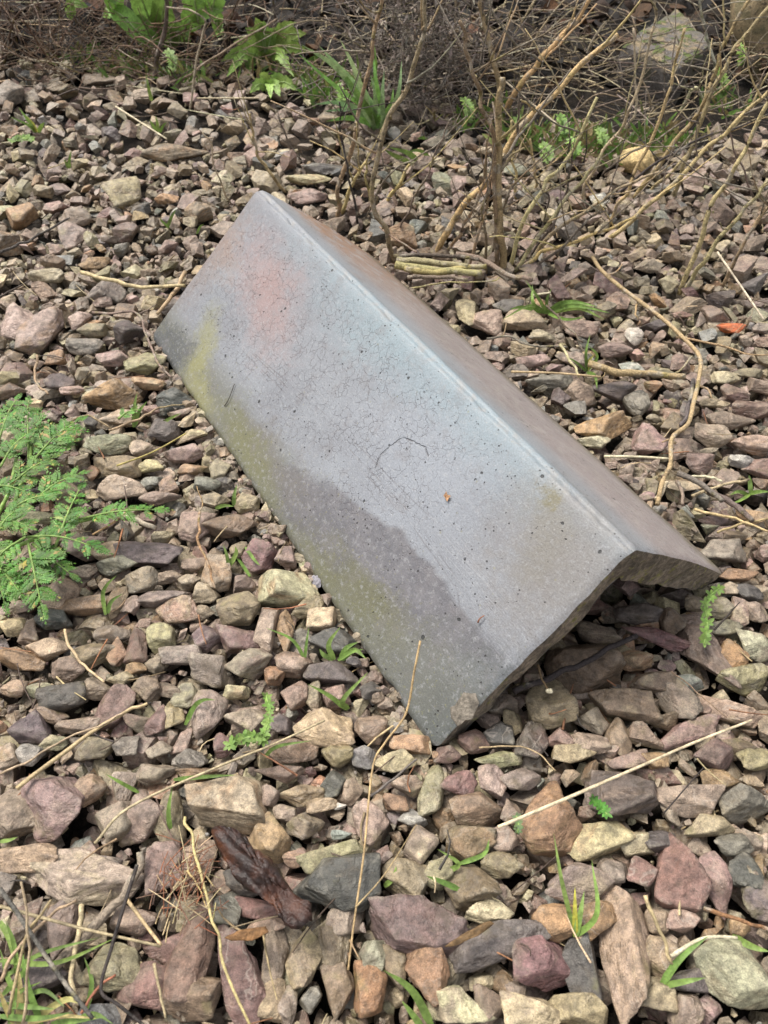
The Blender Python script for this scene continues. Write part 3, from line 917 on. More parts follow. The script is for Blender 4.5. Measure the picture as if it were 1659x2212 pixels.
for _ in range(8500):                                   # grit and fines in the joints
    y = abs(rng.normal(0, .38)) - .02
    x = rng.uniform(-1, 1) * half_width(y)
    if y > gravel_edge(x): continue
    sz = rng.uniform(.0018, .0055)
    u = under_tile((x, y), .004)
    if u is not None and u < .01: continue
    pile.add(2, np.array([x, y, rng.uniform(-.010, .0)]), np.array([sz / 2, 0, 0]), np.array([0, sz / 2, 0]), sz * .8, rng)
for _ in range(260):
    t = rng.uniform(-.02, T_L + .02)
    sz = rng.uniform(.005, .013)
    off = T_WL * math.sin(T_TH) + rng.uniform(-.004, .012)
    q = T_FAR + T_ALONG * t - T_SIDE * off
    th = rng.uniform(0, math.pi)
    pile.add(0, np.array([q[0], q[1], rng.uniform(-.008, .001)]), np.array([math.cos(th), math.sin(th), 0]) * sz / 2, np.array([-math.sin(th), math.cos(th), 0]) * sz * .4, sz * .6, rng)
pile.build('gravel')
print('top fill', n_top, 'verts', pile.n)

# ------------------------------------------------------------------ ridge tile

tile = empty('ridge_tile', (*G(640, 1180)[:2], 0.0), 'large grey clay ridge tile with mossy lower edge lying on the gravel', 'ridge tile')
tile['_o'] = tuple(tile.location)


def vnoise(P, sc, seed=0.0):
    return np.array([mnoise.fractal(Vector((p[0] * sc + seed, p[1] * sc - seed, p[2] * sc)), 1.0, 2.1, 4) for p in P])


T_T = .0205
CR = .0045


def tile_point(u, v, inner):
    """u from the far end, v from the crest (left wing positive)"""
    w = T_WL if v >= 0 else T_WR
    D, N = (DL, NL) if v >= 0 else (DR, NR)
    k = abs(v) / w
    # ragged ends and knocked corners
    e0 = mnoise.fractal(Vector((v * 60, 3.1, inner * .4)), 1, 2, 3) * .0009 - (.004 * max(0, (k - .955) / .045) ** 2)
    e1 = mnoise.fractal(Vector((v * 45, 8.7, inner * .6)), 1, 2, 4) * (.0011 + .0005 * inner) - (.005 * max(0, (k - .96) / .04) ** 2)
    if inner: e1 -= .0012 + .0012 * max(0, math.sin(v * 70 + 1))
    f0, f1 = max(0, 1 - u / .02), max(0, 1 - (T_L - u) / .02)
    uu = u - e0 * f0 + e1 * f1
    t = T_T * (1.12 - .30 * k ** 3 if v < 0 else 1.0 - .22 * k ** 3) * (1 + .10 * mnoise.noise(Vector((v * 25, uu * 6, 2)))) + .0022 * f1 * mnoise.noise(Vector((v * 55, 1.5, 4.0)))
    bow = .0022 * math.sin(math.pi * k) * (1 if v < 0 else -.3)
    ed = k * w - (w - .004)
    chip = max(0, mnoise.fractal(Vector((u * 70, v * 3, 5.0)), 1, 2, 4))
    rnd = -(.0014 + .004 * chip ** 2) * max(0, ed / .004) ** 2
    rnd += -.0011 * max(0, 1 - u / .004) ** 2 - .0011 * max(0, 1 - (T_L - u) / .004) ** 2
    if not inner:
        p = T_FAR + T_ALONG * uu + D * abs(v) + N * (bow + rnd)
        if abs(v) < CR * 1.6:
            p = p - np.array([0, 0, 1]) * (CR * 1.6 - abs(v)) ** 2 / (CR * 1.6) * (.50 + .5 * max(0, mnoise.fractal(Vector((u * 55, 1.0, 9.0)), 1, 2, 4)))
        return p + N * (.0007 * mnoise.fractal(Vector((uu * 14, v * 14, 0)), 1, 2, 4))
    vi = t / math.tan(T_TH) + (w - t / math.tan(T_TH)) * k
    return T_FAR + T_ALONG * uu + D * vi - N * (t - bow)


us = np.unique(np.concatenate([np.linspace(0, .006, 4), np.linspace(.006, T_L - .006, 120), np.linspace(T_L - .006, T_L, 4)]))
vl = np.unique(np.concatenate([np.linspace(CR, T_WL - .006, 46), np.linspace(T_WL - .006, T_WL, 5)]))
vr = -np.unique(np.concatenate([np.linspace(CR, T_WR - .006, 44), np.linspace(T_WR - .006, T_WR, 5)]))
vc = np.linspace(-CR, CR, 9)


def sheet(us, vs, inner):
    V = np.array([tile_point(u, v, inner) for u in us for v in vs])
    UV = np.array([(u, v, 0) for u in us for v in vs])
    n = len(vs)
    F = [(i * n + j, i * n + j + 1, (i + 1) * n + j + 1, (i + 1) * n + j) for i in range(len(us) - 1) for j in range(n - 1)]
    return V, UV, F


def wing(vs, vin):
    V, UV, F = sheet(us, vs, 0)
    ui = us[::3] if us[::3][-1] == us[-1] else np.append(us[::3], us[-1])
    V2, UV2, F2 = sheet(us, vin, 1)
    n1, n2, a = len(vs), len(vin), len(V)
    F2 = [tuple(i + a for i in f)[::-1] for f in F2]
    strip = [(i * n1 + n1 - 1, a + i * n2 + n2 - 1, a + (i + 1) * n2 + n2 - 1, (i + 1) * n1 + n1 - 1) for i in range(len(us) - 1)]
    return np.vstack([V, V2]), np.vstack([UV, UV2]), F + strip + F2


for vs, w in ((vl, T_WL), (vr, -T_WR)):
    Vv, UVv, Ff = wing(vs, np.linspace(0, w, 14))
    o = mesh('wing', Vv, Ff, M_TILE, tile, attrs={'tuv': ('FLOAT_VECTOR', UVv)})
    o.data.set_sharp_from_angle(angle=rad(40))
Vv, UVv, Ff = sheet(us, vc, 0)
mesh('crest', Vv, Ff, M_TILE, tile, attrs={'tuv': ('FLOAT_VECTOR', UVv)})


def end_face(u, out):
    """the broken section at one end"""
    vs = np.concatenate([-np.linspace(T_WR, .0, 70), np.linspace(0, T_WL, 74)[1:]])
    rows = 7
    V = []
    for v in vs:
        a, b = tile_point(u, v, 0), tile_point(u, v, 1)
        for r in range(rows):
            t = r / (rows - 1)
            d = math.sin(math.pi * t) ** .6 * (mnoise.fractal(Vector((v * 90, t * 2.2, u)), 1, 2, 4) * .0012 + .0002)
            V.append(a * (1 - t) + b * t + T_ALONG * out * d)
    F = [(i * rows + j, i * rows + j + 1, (i + 1) * rows + j + 1, (i + 1) * rows + j) for i in range(len(vs) - 1) for j in range(rows - 1)]
    return V, F


for u, out in ((T_L, 1), (0.0, -1)):
    Vv, Ff = end_face(u, out)
    mesh('broken_edge', Vv, Ff, M_EDGE, tile)


def on_left(px, py, lift=.0):
    u, v = tile_uv(px, py)
    return T_FAR + T_ALONG * u + DL * v + NL * lift


# grey crust of lichen on the lower edge
pc = on_left(683, 1258, .0004)
mb = MB()
ring = [pc + T_ALONG * (.0056 * math.cos(t) * R.uniform(.8, 1.15)) - DL * (.0042 * math.sin(t) * R.uniform(.8, 1.15)) for t in np.linspace(0, 6.28, 19)[:-1]]
ring2 = [pc + (r - pc) * .72 + NL * .0007 for r in ring]
mb.add(ring + ring2 + [pc + NL * .0006], [(i, (i + 1) % 18, 18 + (i + 1) % 18, 18 + i) for i in range(18)] + [(18 + i, 18 + (i + 1) % 18, 36) for i in range(18)], (.20, .19, .21))
mb.build('lichen_patch', M_LITTER, tile)
# scab where the near corner has spalled
pc = on_left(1003, 1530, .0002)
mb = MB()
ring = [pc + T_ALONG * (.0075 * math.cos(t) * R.uniform(.7, 1.2)) - DL * (.010 * math.sin(t) * R.uniform(.8, 1.15)) for t in np.linspace(0, 6.28, 19)[:-1]]
ring2 = [pc + (r - pc) * .8 + NL * .0008 for r in ring]
mb.add(ring + ring2 + [pc + NL * .0003], [(i, (i + 1) % 18, 18 + (i + 1) % 18, 18 + i) for i in range(18)] + [(18 + i, 18 + (i + 1) % 18, 36) for i in range(18)], (.15, .13, .105))
mb.build('spalled_patch', M_LITTER, tile)

STRAW, PALE, CANE, YEL, DARK, GREYT = (.40, .31, .18), (.48, .41, .28), (.27, .195, .105), (.34, .275, .125), (.040, .032, .027), (.20, .165, .125)
GRASS, FERN, DOCK, CLEAV = (.16, .245, .058), (.080, .180, .028), (.19, .31, .070), (.14, .225, .05)


def vary(c, k=.15):
    f = R.uniform(1 - k, 1 + k)
    return tuple(x * f * R.uniform(.94, 1.06) for x in c)


def lay(pts, z0=.012, z1=None):
    """points of the picture taken at heights above the gravel"""
    z = np.linspace(z0, z0 if z1 is None else z1, len(pts)) if not isinstance(z0, (list, tuple)) else z0
    return np.array([G(x, y, zz) for (x, y), zz in zip(pts, z)])


def stick(name, pts, r, col, label, cat, z0=.012, z1=None, mat=None, knob=.12, r1=None, twigs=(), group=None, split=False):
    mb = MB()
    P = lay(pts, z0, z1)
    r = r * (.78 if r < .002 else .9)
    mb.tube(P, r, r * .75 if r1 is None else r1, 7, max(10, 5 * len(pts)), knob, vary(col, .06))
    for t in twigs:
        mb.tube(lay(t, z0 if not isinstance(z0, (list, tuple)) else z0[0], None), r * .6, r * .3, 5, 10, knob, vary(col, .1))
    o = mb.build(name, mat or M_STRAW)
    return tag(o, label, cat, group)


# ---- dry stalks, straws and twigs lying on the gravel
stick('straw', [(36, 1704), (140, 1622), (270, 1538), (318, 1520)], .0016, STRAW, 'thick split pale straw lying at the left with a frayed upper end', 'straw', .014, .018)
stick('straw', [(0, 1672), (110, 1615), (225, 1560), (268, 1540)], .0008, STRAW, 'thin straw lying just above the thick split straw at the left', 'straw', .014, .018)
stick('straw', [(205, 1822), (280, 1744), (465, 1659), (590, 1608), (702, 1556)], .0010, STRAW, 'long straw reaching over the big tan block stone from the left', 'straw', [.012, .016, .020, .018, .020], knob=.05)
stick('straw', [(1076, 1787), (1230, 1722), (1375, 1659), (1500, 1604), (1624, 1556)], .0012, PALE, 'long pale straw slanting across the stones at the lower right', 'straw', [.022, .026, .024, .02, .02], knob=.05)
stick('straw', [(908, 1384), (895, 1450), (877, 1541), (832, 1604), (805, 1659), (786, 1844), (766, 1984), (752, 2095)], .00085, (.36, .25, .13), 'very long thin stem running down from the tile face to the front', 'stem', [.05, .04, .024, .018, .016, .018, .016, .014], knob=.05, twigs=[[(755, 2030), (775, 2070)], [(768, 1960), (830, 1890), (900, 1780)]])
stick('stem', [(400, 1765), (415, 1814), (430, 1884), (460, 1979), (485, 2084), (540, 2214)], .0010, (.42, .33, .15), 'yellow forked stem curving down to the front edge beside the reddish slabs', 'stem', .020, .026, twigs=[[(425, 1870), (450, 1900), (462, 1915)], [(405, 1880), (432, 1920), (445, 1960)], [(461, 1985), (466, 1950)]])
stick('stem', [(0, 1958), (100, 1985), (195, 2010), (347, 2044)], .0011, (.30, .22, .14), 'brown kinked stem at the lower left, its lower arm', 'stem', .024, .022, knob=.04)
stick('straw', [(272, 1940), (310, 1992), (348, 2042)], .0012, STRAW, 'short pale straw meeting a brown stem at the lower left', 'straw', .016, .022, knob=.04)
stick('twig', [(118, 2090), (215, 1990), (268, 1930), (300, 1880), (302, 1840)], .0028, (.25, .20, .14), 'thick weathered twig behind the big pinkish tan stone at the lower left', 'twig', .008, .016, M_BARK)
stick('straw', [(176, 1955), (170, 2010), (155, 2100), (165, 2160)], .0017, STRAW, 'upright pale stalk below the big pinkish tan stone', 'straw', .010, .016)
stick('twig', [(0, 1920), (40, 1976), (120, 2096), (200, 2200)], .0015, (.10, .085, .075), 'dark straight twig crossing the grass in the lower left corner', 'twig', .03, .03, M_BARK, knob=.05)
stick('twig', [(296, 1868), (270, 1950), (240, 2050), (218, 2138), (255, 2170), (310, 2214)], .0012, DARK, 'black bent twig hanging down at the lower left beside the kinked stem', 'twig', .024, .024, M_BARK, knob=.05)
stick('straw', [(333, 2080), (345, 2140), (358, 2200)], .0009, STRAW, 'short straw standing between two reddish stones at the front left', 'straw', .02, .012)
stick('twig', [(175, 2190), (215, 2130), (250, 2105)], .0009, (.26, .10, .055), 'thin rusty twig in the grass at the front left', 'twig', .016, .016)
stick('straw', [(20, 2190), (60, 2030), (110, 1945)], .0010, (.34, .26, .14), 'tan stalk leaning among grass in the lower left corner', 'straw', .010, .040)
stick('straw', [(50, 2210), (62, 2050), (45, 1905)], .0009, STRAW, 'upright straw among grass at the far left bottom', 'straw', .010, .05)
stick('straw', [(2, 2120), (30, 2060), (100, 1985), (165, 1945)], .0012, (.30, .235, .14), 'curved tan stalk running up from the left edge near the bottom', 'straw', .012, .02)
stick('straw', [(1394, 1934), (1425, 2010), (1452, 2082)], .0013, STRAW, 'straight pale straw beside the tall pale pink stone', 'straw', .024, .012)
stick('bleached_grass', [(1450, 2066), (1500, 2035), (1540, 2024), (1593, 2026)], .0013, PALE, 'bleached bent grass blade above the pale cream stone', 'grass blade', .016, .022, knob=.03)
stick('twig', [(1520, 1962), (1590, 1985), (1665, 2010)], .0014, (.24, .12, .06), 'rusty twig entering from the right near the pale cream stone', 'twig', .016, .02, M_BARK)
stick('twig', [(1110, 1494), (1180, 1465), (1252, 1436), (1310, 1405), (1376, 1373)], .0022, (.035, .030, .027), 'black charred twig under the open end of the ridge tile', 'twig', .020, .026, M_BARK)
stick('stem', [(1162, 1436), (1170, 1465), (1184, 1488)], .0009, (.13, .08, .04), 'tiny brown stalk with a white bud below the tile edge', 'stalk', .03, .026)
stick('stem', [(1035, 1615), (1090, 1612), (1150, 1620), (1200, 1665)], .0006, (.32, .22, .13), 'fine brown stem lying just below the lowest tile corner', 'stem', .014, .016)
stick('twig', [(800, 1720), (840, 1690), (900, 1640)], .0010, (.13, .115, .10), 'grey twig beside the orange stone below the lowest tile corner', 'twig', .012, .016, M_BARK)
stick('twig', [(1450, 1450), (1490, 1480), (1570, 1550)], .0006, (.20, .14, .09), 'thread like twig over the long mauve stone right of the tile', 'twig', .02, .016)
stick('stem', [(140, 1360), (160, 1415), (195, 1450), (225, 1474)], .0011, (.40, .31, .17), 'curved pale rootlet lying among stones at the left', 'stem', .016, .016)
stick('root', [(432, 1106), (430, 1145), (428, 1170), (440, 1200), (455, 1235), (465, 1270)], .0013, (.33, .21, .11), 'tan knotted rootlet hanging over the stones left of the tile', 'rootlet', .022, .014, M_BARK, twigs=[[(432, 1106), (437, 1085), (425, 1050)]])
stick('twig', [(265, 1110), (300, 1125), (336, 1140)], .0022, (.36, .30, .22), 'short pale broken stick at the tip of the feathery weed', 'stick', .016, .016)
stick('stem', [(200, 1155), (250, 1125), (285, 1095)], .0009, (.40, .27, .13), 'thin orange stem crossing the tip of the feathery weed', 'stem', .024, .026, knob=.04)
stick('stem', [(252, 1006), (310, 985), (352, 965), (402, 936)], .0009, (.35, .29, .10), 'yellow green stem leaning on the lower edge of the tile', 'stem', .012, .020, knob=.05)
stick('twig', [(235, 930), (300, 905), (345, 880)], .0013, (.33, .25, .14), 'tan twig end lying beside the large orange brown stone', 'twig', .012, .016, twigs=[[(345, 880), (400, 872)]])
stick('twig', [(175, 588), (250, 608), (310, 620), (400, 617)], .0021, (.40, .31, .17), 'thick pale straw coloured twig meeting the far left edge of the tile', 'twig', .020, .028, M_STRAW)
stick('twig', [(400, 588), (370, 640), (340, 678)], .0022, (.36, .28, .15), 'short yellow twig crossing beside the far left edge of the tile', 'twig', .024, .018, M_STRAW)
stick('twig', [(200, 675), (250, 680), (300, 678), (320, 735), (345, 788), (370, 815)], .0014, (.22, .165, .12), 'thin grey brown twig that hooks around the far lower corner of the tile', 'twig', [.018, .022, .024, .02, .018, .018], None, M_BARK, twigs=[[(300, 680), (340, 657)]])
stick('twig', [(80, 768), (76, 820), (104, 852)], .0014, (.34, .26, .16), 'small bent twig among stones near the left edge', 'twig', .018, .018, M_BARK)
stick('twig', [(0, 545), (60, 520), (150, 470)], .0018, (.07, .055, .045), 'dark twig lying by the left edge beyond the tile', 'twig', .014, .016, M_BARK)
stick('twig', [(0, 640), (30, 625), (65, 605)], .0011, (.09, .07, .055), 'short dark twig at the left edge level with the tile', 'twig', .018, .018, M_BARK)
stick('twig', [(95, 1000), (120, 960), (150, 915), (190, 898), (240, 925)], .0012, (.27, .19, .11), 'brown twig caught in the top of the feathery weed', 'twig', .024, .022, M_BARK)
tw = [(1280, 555), (1310, 594), (1380, 650), (1440, 700), (1498, 753), (1512, 833), (1490, 898), (1460, 958), (1440, 1028), (1420, 1090)]
stick('forked_twig', tw, .0020, (.40, .29, .155), 'long pale forked twig snaking down the gravel right of the tile', 'twig', [.02, .022, .024, .026, .03, .03, .03, .026, .022, .018], None, M_BARK, r1=.0016, twigs=[[(1310, 594), (1330, 588), (1345, 570)], [(1512, 833), (1530, 842), (1538, 860)], [(1460, 958), (1445, 950), (1430, 955)], [(1380, 650), (1372, 672), (1378, 690)], [(1460, 728), (1555, 745), (1605, 763), (1662, 766)], [(1495, 770), (1470, 800), (1440, 812)]])
stick('twig', [(1272, 784), (1330, 803), (1390, 806), (1480, 813)], .0034, (.36, .25, .13), 'stubby brown stick lying right of the tile ending at the forked twig', 'stick', .022, .022, M_BARK)
stick('twig', [(1498, 820), (1485, 890), (1470, 920)], .0020, (.11, .09, .08), 'short dark twig leaning against the forked twig', 'twig', .02, .018, M_BARK)
stick('straw', [(1104, 803), (1200, 806), (1298, 814)], .0013, (.38, .29, .15), 'straw lying right of the tile pointing at the stubby brown stick', 'straw', .018, .018, knob=.04)
stick('straw', [(1305, 986), (1380, 987), (1446, 991)], .0014, PALE, 'pale straw lying level by the lower part of the tile at right', 'straw', .018, .020, knob=.04)
stick('twig', [(1052, 732), (1100, 726), (1140, 745), (1225, 750)], .0013, (.16, .125, .10), 'dark bent twig on the stones close to the crest of the tile', 'twig', .018, .018, M_BARK)
stick('twig', [(1180, 660), (1230, 710), (1260, 740)], .0011, (.13, .10, .07), 'thin dark twig running through the grass tuft right of the tile', 'twig', .02, .016, M_BARK)
stick('straw', [(1210, 745), (1240, 790), (1250, 815)], .0015, (.42, .36, .2), 'short pale straw above the wide grey stone right of the tile', 'straw', .022, .016)
for k, (p, q, r_, cc, lb) in enumerate([
    ((1462, 1040), (1475, 1090), .0018, GREYT, 'short forked grey twig in the heap at the right edge below the forked twig'),
    ((1495, 1072), (1618, 1035), .0016, STRAW, 'pale twig slanting up in the heap of twigs at the right edge'),
    ((1465, 1022), (1560, 1082), .0024, (.15, .12, .10), 'dark grey twig crossing the heap of twigs at the right edge'),
    ((1530, 1060), (1625, 1125), .0026, (.13, .105, .09), 'thickest dark twig of the heap at the right edge'),
    ((1480, 1030), (1560, 1040), .0015, PALE, 'pale splinter lying level in the heap of twigs at the right edge'),
    ((1500, 1100), (1665, 1150), .0013, (.40, .33, .16), 'yellow stalk at the bottom of the heap of twigs at the right edge'),
    ((1418, 1080), (1440, 1040), .0022, PALE, 'short white broken twig at the foot of the forked twig'),
    ((1550, 1150), (1660, 1120), .0012, (.30, .22, .12), 'brown straw crossing the yellow stalk at the right edge')]):
    stick('twig', [p, ((p[0] + q[0]) / 2 + 4, (p[1] + q[1]) / 2 - 5), q], r_, cc, lb, 'twig', .016, .022, M_BARK if r_ > .0015 else M_STRAW, group='twigs heaped at the right edge')
for p, q, lb in [((560, 212), (425, 212), 'pale stalk lying level on the far stones at the upper left'), ((250, 230), (360, 300), 'thin pale stalk slanting on the far stones at the upper left'),
                 ((1060, 150), (1230, 290), 'pale straw leaning behind the shrub stems'), ((580, 480), (540, 530), 'short straw by the far top corner of the tile'),
                 ((1150, 638), (1190, 632), 'short pale straw behind the grass tuft right of the tile'), ((1550, 545), (1650, 690), 'thin straw near the right edge beside the shrub canes')]:
    stick('straw', [p, q], .0014, PALE, lb, 'straw', .018, .022, knob=.04)

# bud and scraps
def nub(name, px, py, z, r, col, label, cat, mat=None):
    c = G(px, py, z)
    P, F = rock(3, np.random.default_rng(int(px)), .8)
    V = c + P * np.array([r, r * .8, r * .7])
    return tag(mesh(name, V, F, mat or M_LITTER, None, (c[0], c[1], c[2] - r * .7), True, {'col': ('FLOAT_COLOR', np.tile([*col, 1], (len(V), 1)))}), label, cat)


nub('bud', 1186, 1493, .027, .0020, (.62, .56, .40), 'tiny white bud lying on the upright tan stone below the tile', 'bud')


def curled(name, outline, z, mat, col, label, cat, thick=.0006, ruff=.004, seed=1, keel=None):
    """a dead leaf with crumpled relief, filled from its outline in the picture"""
    P = np.array([G(x, y, z) for x, y in outline])
    n = len(P)
    c = P.mean(0)
    V, F, rings = [], [], 9
    for k in range(rings):
        t = 1 - k / rings
        for p in P:
            q = c + (p - c) * t
            g_ = (q[0] - q[1]) * .7
            h = ruff * (.75 * mnoise.noise(Vector((g_ * 60, (q[0] + q[1]) * 130 + seed, seed))) + .45 * abs(mnoise.noise(Vector((q[0] * 260, q[1] * 260, seed))))) + ruff * .5 * (1 - t ** 2)
            V.append(q + np.array([0, 0, h]))
    V.append(c + np.array([0, 0, ruff]))
    for k in range(rings - 1):
        for i in range(n):
            F.append((k * n + i, k * n + (i + 1) % n, (k + 1) * n + (i + 1) % n, (k + 1) * n + i))
    F += [((rings - 1) * n + i, (rings - 1) * n + (i + 1) % n, rings * n) for i in range(n)]
    o = mesh(name, V, F, mat, None, (c[0], c[1], z), True, {'col': ('FLOAT_COLOR', np.tile([*col, 1], (len(V), 1)))})
    md = o.modifiers.new('thick', 'SOLIDIFY'); md.thickness = thick
    return tag(o, label, cat)


def densify(pts, k=4, jit=2.0):
    P = np.array(pts, float)
    out = []
    for i in range(len(P)):
        a, b = P[i], P[(i + 1) % len(P)]
        for j in range(k):
            out.append(a + (b - a) * j / k + np.array([R.uniform(-jit, jit), R.uniform(-jit, jit)]))
    return out


curled('brown_leaf', densify([(457, 1797), (478, 1788), (505, 1790), (530, 1810), (548, 1838), (570, 1848), (582, 1855), (600, 1880), (622, 1918), (645, 1945), (674, 1958), (672, 1990), (655, 2008), (630, 2008), (606, 1988), (600, 1962), (565, 1940), (530, 1915), (505, 1890), (482, 1850)]), .026, M_WET, (.1, .03, .01), 'wet dark red brown crumpled leaf lying on the front stones', 'leaf', .0008, .010, 3)
curled('brown_leaf', densify([(485, 2026), (520, 2010), (575, 2002), (580, 2014), (545, 2030), (500, 2032)], 4, 1), .022, M_LITTER, (.20, .105, .045), 'small orange brown leaf scrap on the upright reddish slab', 'leaf', .0005, .002, 5)
curled('seed_husk', densify([(960, 2045), (1010, 2014), (1058, 1990), (1066, 1996), (1030, 2022), (975, 2046)], 4, 1), .020, M_LITTER, (.17, .105, .05), 'striped brown seed husk wedged behind the long dark purple stone', 'husk', .0005, .002, 8)
c0 = [on_left(x, y, .0012) for x, y in ((966, 1062), (969, 1070), (976, 1072), (971, 1078), (968, 1085), (964, 1077), (960, 1072))]
mb = MB(); mb.add(c0, [tuple(range(7))], (.34, .19, .10)); o = mb.build('leaf_fragment', M_LITTER); tag(o, 'tiny rusty leaf fragment stuck on the tile face', 'leaf scrap')
mb = MB(); mb.tube([on_left(1034, 1345, .0008), on_left(1040, 1337, .0018), on_left(1048, 1330, .001)], .0006, .0003, 5, 6, 0, (.22, .09, .05)); tag(mb.build('twig_fragment', M_STRAW), 'tiny red twig fragment on the lower tile face', 'twig scrap')
mb = MB(); mb.tube([on_left(486, 878, .0006), on_left(497, 862, .0012), on_left(508, 830, .0008)], .0004, .0003, 5, 8, 0, DARK); tag(mb.build('twig_fragment', M_STRAW), 'hair thin dark twig on the mossy edge of the tile', 'twig scrap')

# ---- grass: each tuft a thing, each blade a part
def tuft(base, blades, label, w=.0032, col=GRASS, zt=.55, cat='grass tuft', name='grass_tuft', group=None):
    b = G(*base, .0)
    t = empty(name, b, label, cat, group)
    for k, bl in enumerate(blades):
        ww = w * .9
        cc = vary(col, .22)
        if isinstance(bl, dict): cc, bl = bl['c'], bl['p']
        pts = [bl[0]] + list(bl[1:])
        n = len(pts)
        L = sum(math.dist(G(*pts[i]), G(*pts[i + 1])) for i in range(n - 1))
        zz = [L * zt * (i / (n - 1)) ** .8 * (1 if i < n - 1 else .9) + .004 for i in range(n)]
        mb = MB()
        mb.blade(np.array([G(x, y, z) for (x, y), z in zip(pts, zz)]), ww * R.uniform(.75, 1.2), .3, 14, EYE - b, cc)
        mb.build('blade', M_GREEN, t)
    return t


YT = dict(c=(.42, .40, .06))
tuft((830 + 414, 1659 + 365), [[(1244, 2024), (1215, 1910), (1196, 1800)], {'c': (.36, .34, .05), 'p': [(1243, 2024), (1242, 1975), (1242, 1915)]}, [(1246, 2022), (1290, 1970), (1278, 1857)], [(1242, 2024), (1252, 1980), (1262, 1925)]], 'small tuft of four upright grass blades among the front right stones')
tuft((1425, 2130), [[(1428, 2128), (1470, 2070), (1530, 2022)], [(1430, 2130), (1480, 2120), (1525, 2112)]], 'two grass blades curving beside the pale cream stone at the front right')
tuft((1580, 2020), [[(1582, 2022), (1625, 2045), (1665, 2056)]], 'single grass blade leaving the right edge near the front', name='grass_sprig', cat='grass blade')
tuft((935, 2220), [[(935, 2220), (890, 2140), (828, 2095)], [(912, 2220), (890, 2190), (868, 2162)]], 'two broad grass blades at the front edge below the dark purple block', .0044)
tuft((990, 1925), [[(993, 1922), (955, 1905), (920, 1892)]], 'single short grass blade lying left of the front tuft', .004, name='grass_sprig', cat='grass blade')
tuft((970, 1880), [[(968, 1882), (990, 1865), (945, 1834)], [(992, 1866), (1045, 1845), (1057, 1812)], [(830, 1915), (850, 1895), (856, 1870)]], 'forked grass sprig over the brown stone in the front middle', .0028)
tuft((225, 1330), [[(228, 1328), (222, 1285), (232, 1262), (252, 1243)], [(232, 1325), (240, 1300), (265, 1282)]], 'bent grass blade beside the long brown stone at the left', .0034)
tuft((400, 1568), [[(400, 1566), (420, 1526), (440, 1512), (465, 1512)]], 'single curved grass blade over the tall mauve stone', .003, name='grass_sprig', cat='grass blade')
tuft((495, 1225), [[(494, 1225), (490, 1200), (482, 1176)], [(496, 1222), (510, 1195), (508, 1180)], [(530, 1182), (550, 1210), (562, 1222)], [(540, 1245), (520, 1215), (510, 1205)]], 'small grass tuft beside the reddish stone left of the tile', .003)
tuft((655, 1426), [[(659, 1424), (630, 1381), (574, 1356)], [(658, 1424), (662, 1390), (667, 1356)]], 'pair of thin grass blades beside the dark stone under the tile edge', .0022)
tuft((730, 1425), [[(722, 1425), (710, 1392), (735, 1354)], [(735, 1425), (748, 1400), (775, 1386)], [(738, 1426), (765, 1404), (792, 1424)], [(720, 1424), (700, 1415), (690, 1402)], [(730, 1426), (755, 1410), (785, 1402)]], 'grass tuft growing out from under the tile edge', .0034)
tuft((748, 1530), [[(752, 1532), (742, 1510), (795, 1452)], [(748, 1532), (710, 1502), (665, 1478)]], 'two grass blades below the tile edge near the big tan stone', .0034)
tuft((570, 1632), [[(572, 1634), (600, 1612), (672, 1600)]], 'flat grass blade beside the cleavers sprig in front of the tile', .0026, name='grass_sprig', cat='grass blade')
tuft((230, 1700), [[(300, 1712), (260, 1690), (228, 1672)], [(375, 1684), (440, 1678), (510, 1674)], [(368, 1800), (364, 1750), (372, 1700)]], 'thin grass blades around the straw left of the big tan block', .0026)
tuft((288, 925), [[(288, 923), (290, 880), (296, 848)], [(292, 922), (300, 890), (318, 866)], [(345, 918), (365, 905), (392, 892)]], 'tuft of thin grass between the orange brown stone and the tile', .003)
tuft((506, 1098), [[(505, 1092), (506, 1070), (512, 1046)], [(465, 1098), (485, 1092), (506, 1094)]], 'small grass sprig at the tile edge in a gap between stones', .003)
tuft((1180, 682), [[(1180, 676), (1145, 660), (1085, 690)], [(1182, 676), (1160, 640), (1134, 604)], [(1184, 675), (1240, 660), (1318, 676)], [(1186, 676), (1250, 666), (1305, 690)], [(1182, 675), (1210, 655), (1242, 648)], [(1180, 674), (1182, 645), (1192, 622)], [(1184, 678), (1225, 690), (1262, 684)], [(1178, 676), (1152, 655), (1150, 615)], [(1186, 677), (1230, 652), (1290, 662)], [(1182, 676), (1130, 664), (1100, 668)]], 'large spreading grass tuft on the gravel beyond the tile crest', .0042)
tuft((1268, 800), [[(1268, 802), (1266, 760), (1275, 722)], [(1266, 802), (1248, 785), (1225, 770)], [(1270, 800), (1290, 770), (1270, 745)], [(1268, 804), (1285, 812), (1290, 840)], {'c': (.40, .38, .08), 'p': [(1268, 802), (1272, 780), (1285, 765)]}], 'small upright grass tuft by the stubby brown stick', .003)
tuft((1622, 1065), [[(1622, 1066), (1620, 1040), (1618, 1026)], [(1618, 1066), (1640, 1062), (1665, 1062)], [(1615, 1068), (1595, 1062), (1575, 1070)], [(1620, 1068), (1600, 1080), (1580, 1088)]], 'small grass tuft in the twigs at the right edge', .0034)
tuft((380, 490), [[(362, 490), (370, 470), (380, 452)], [(366, 492), (350, 478), (346, 470)], [(425, 505), (432, 490), (440, 484)]], 'thin grass sprig between stones beyond the far tile corner', .0034)
tuft((75, 285), [[(78, 286), (62, 262), (40, 232)], [(78, 286), (60, 270), (22, 252)], {'c': (.42, .42, .09), 'p': [(80, 286), (72, 268), (55, 248)]}, [(82, 286), (90, 272), (96, 264)]], 'small pale grass tuft near the left edge far off', .005)
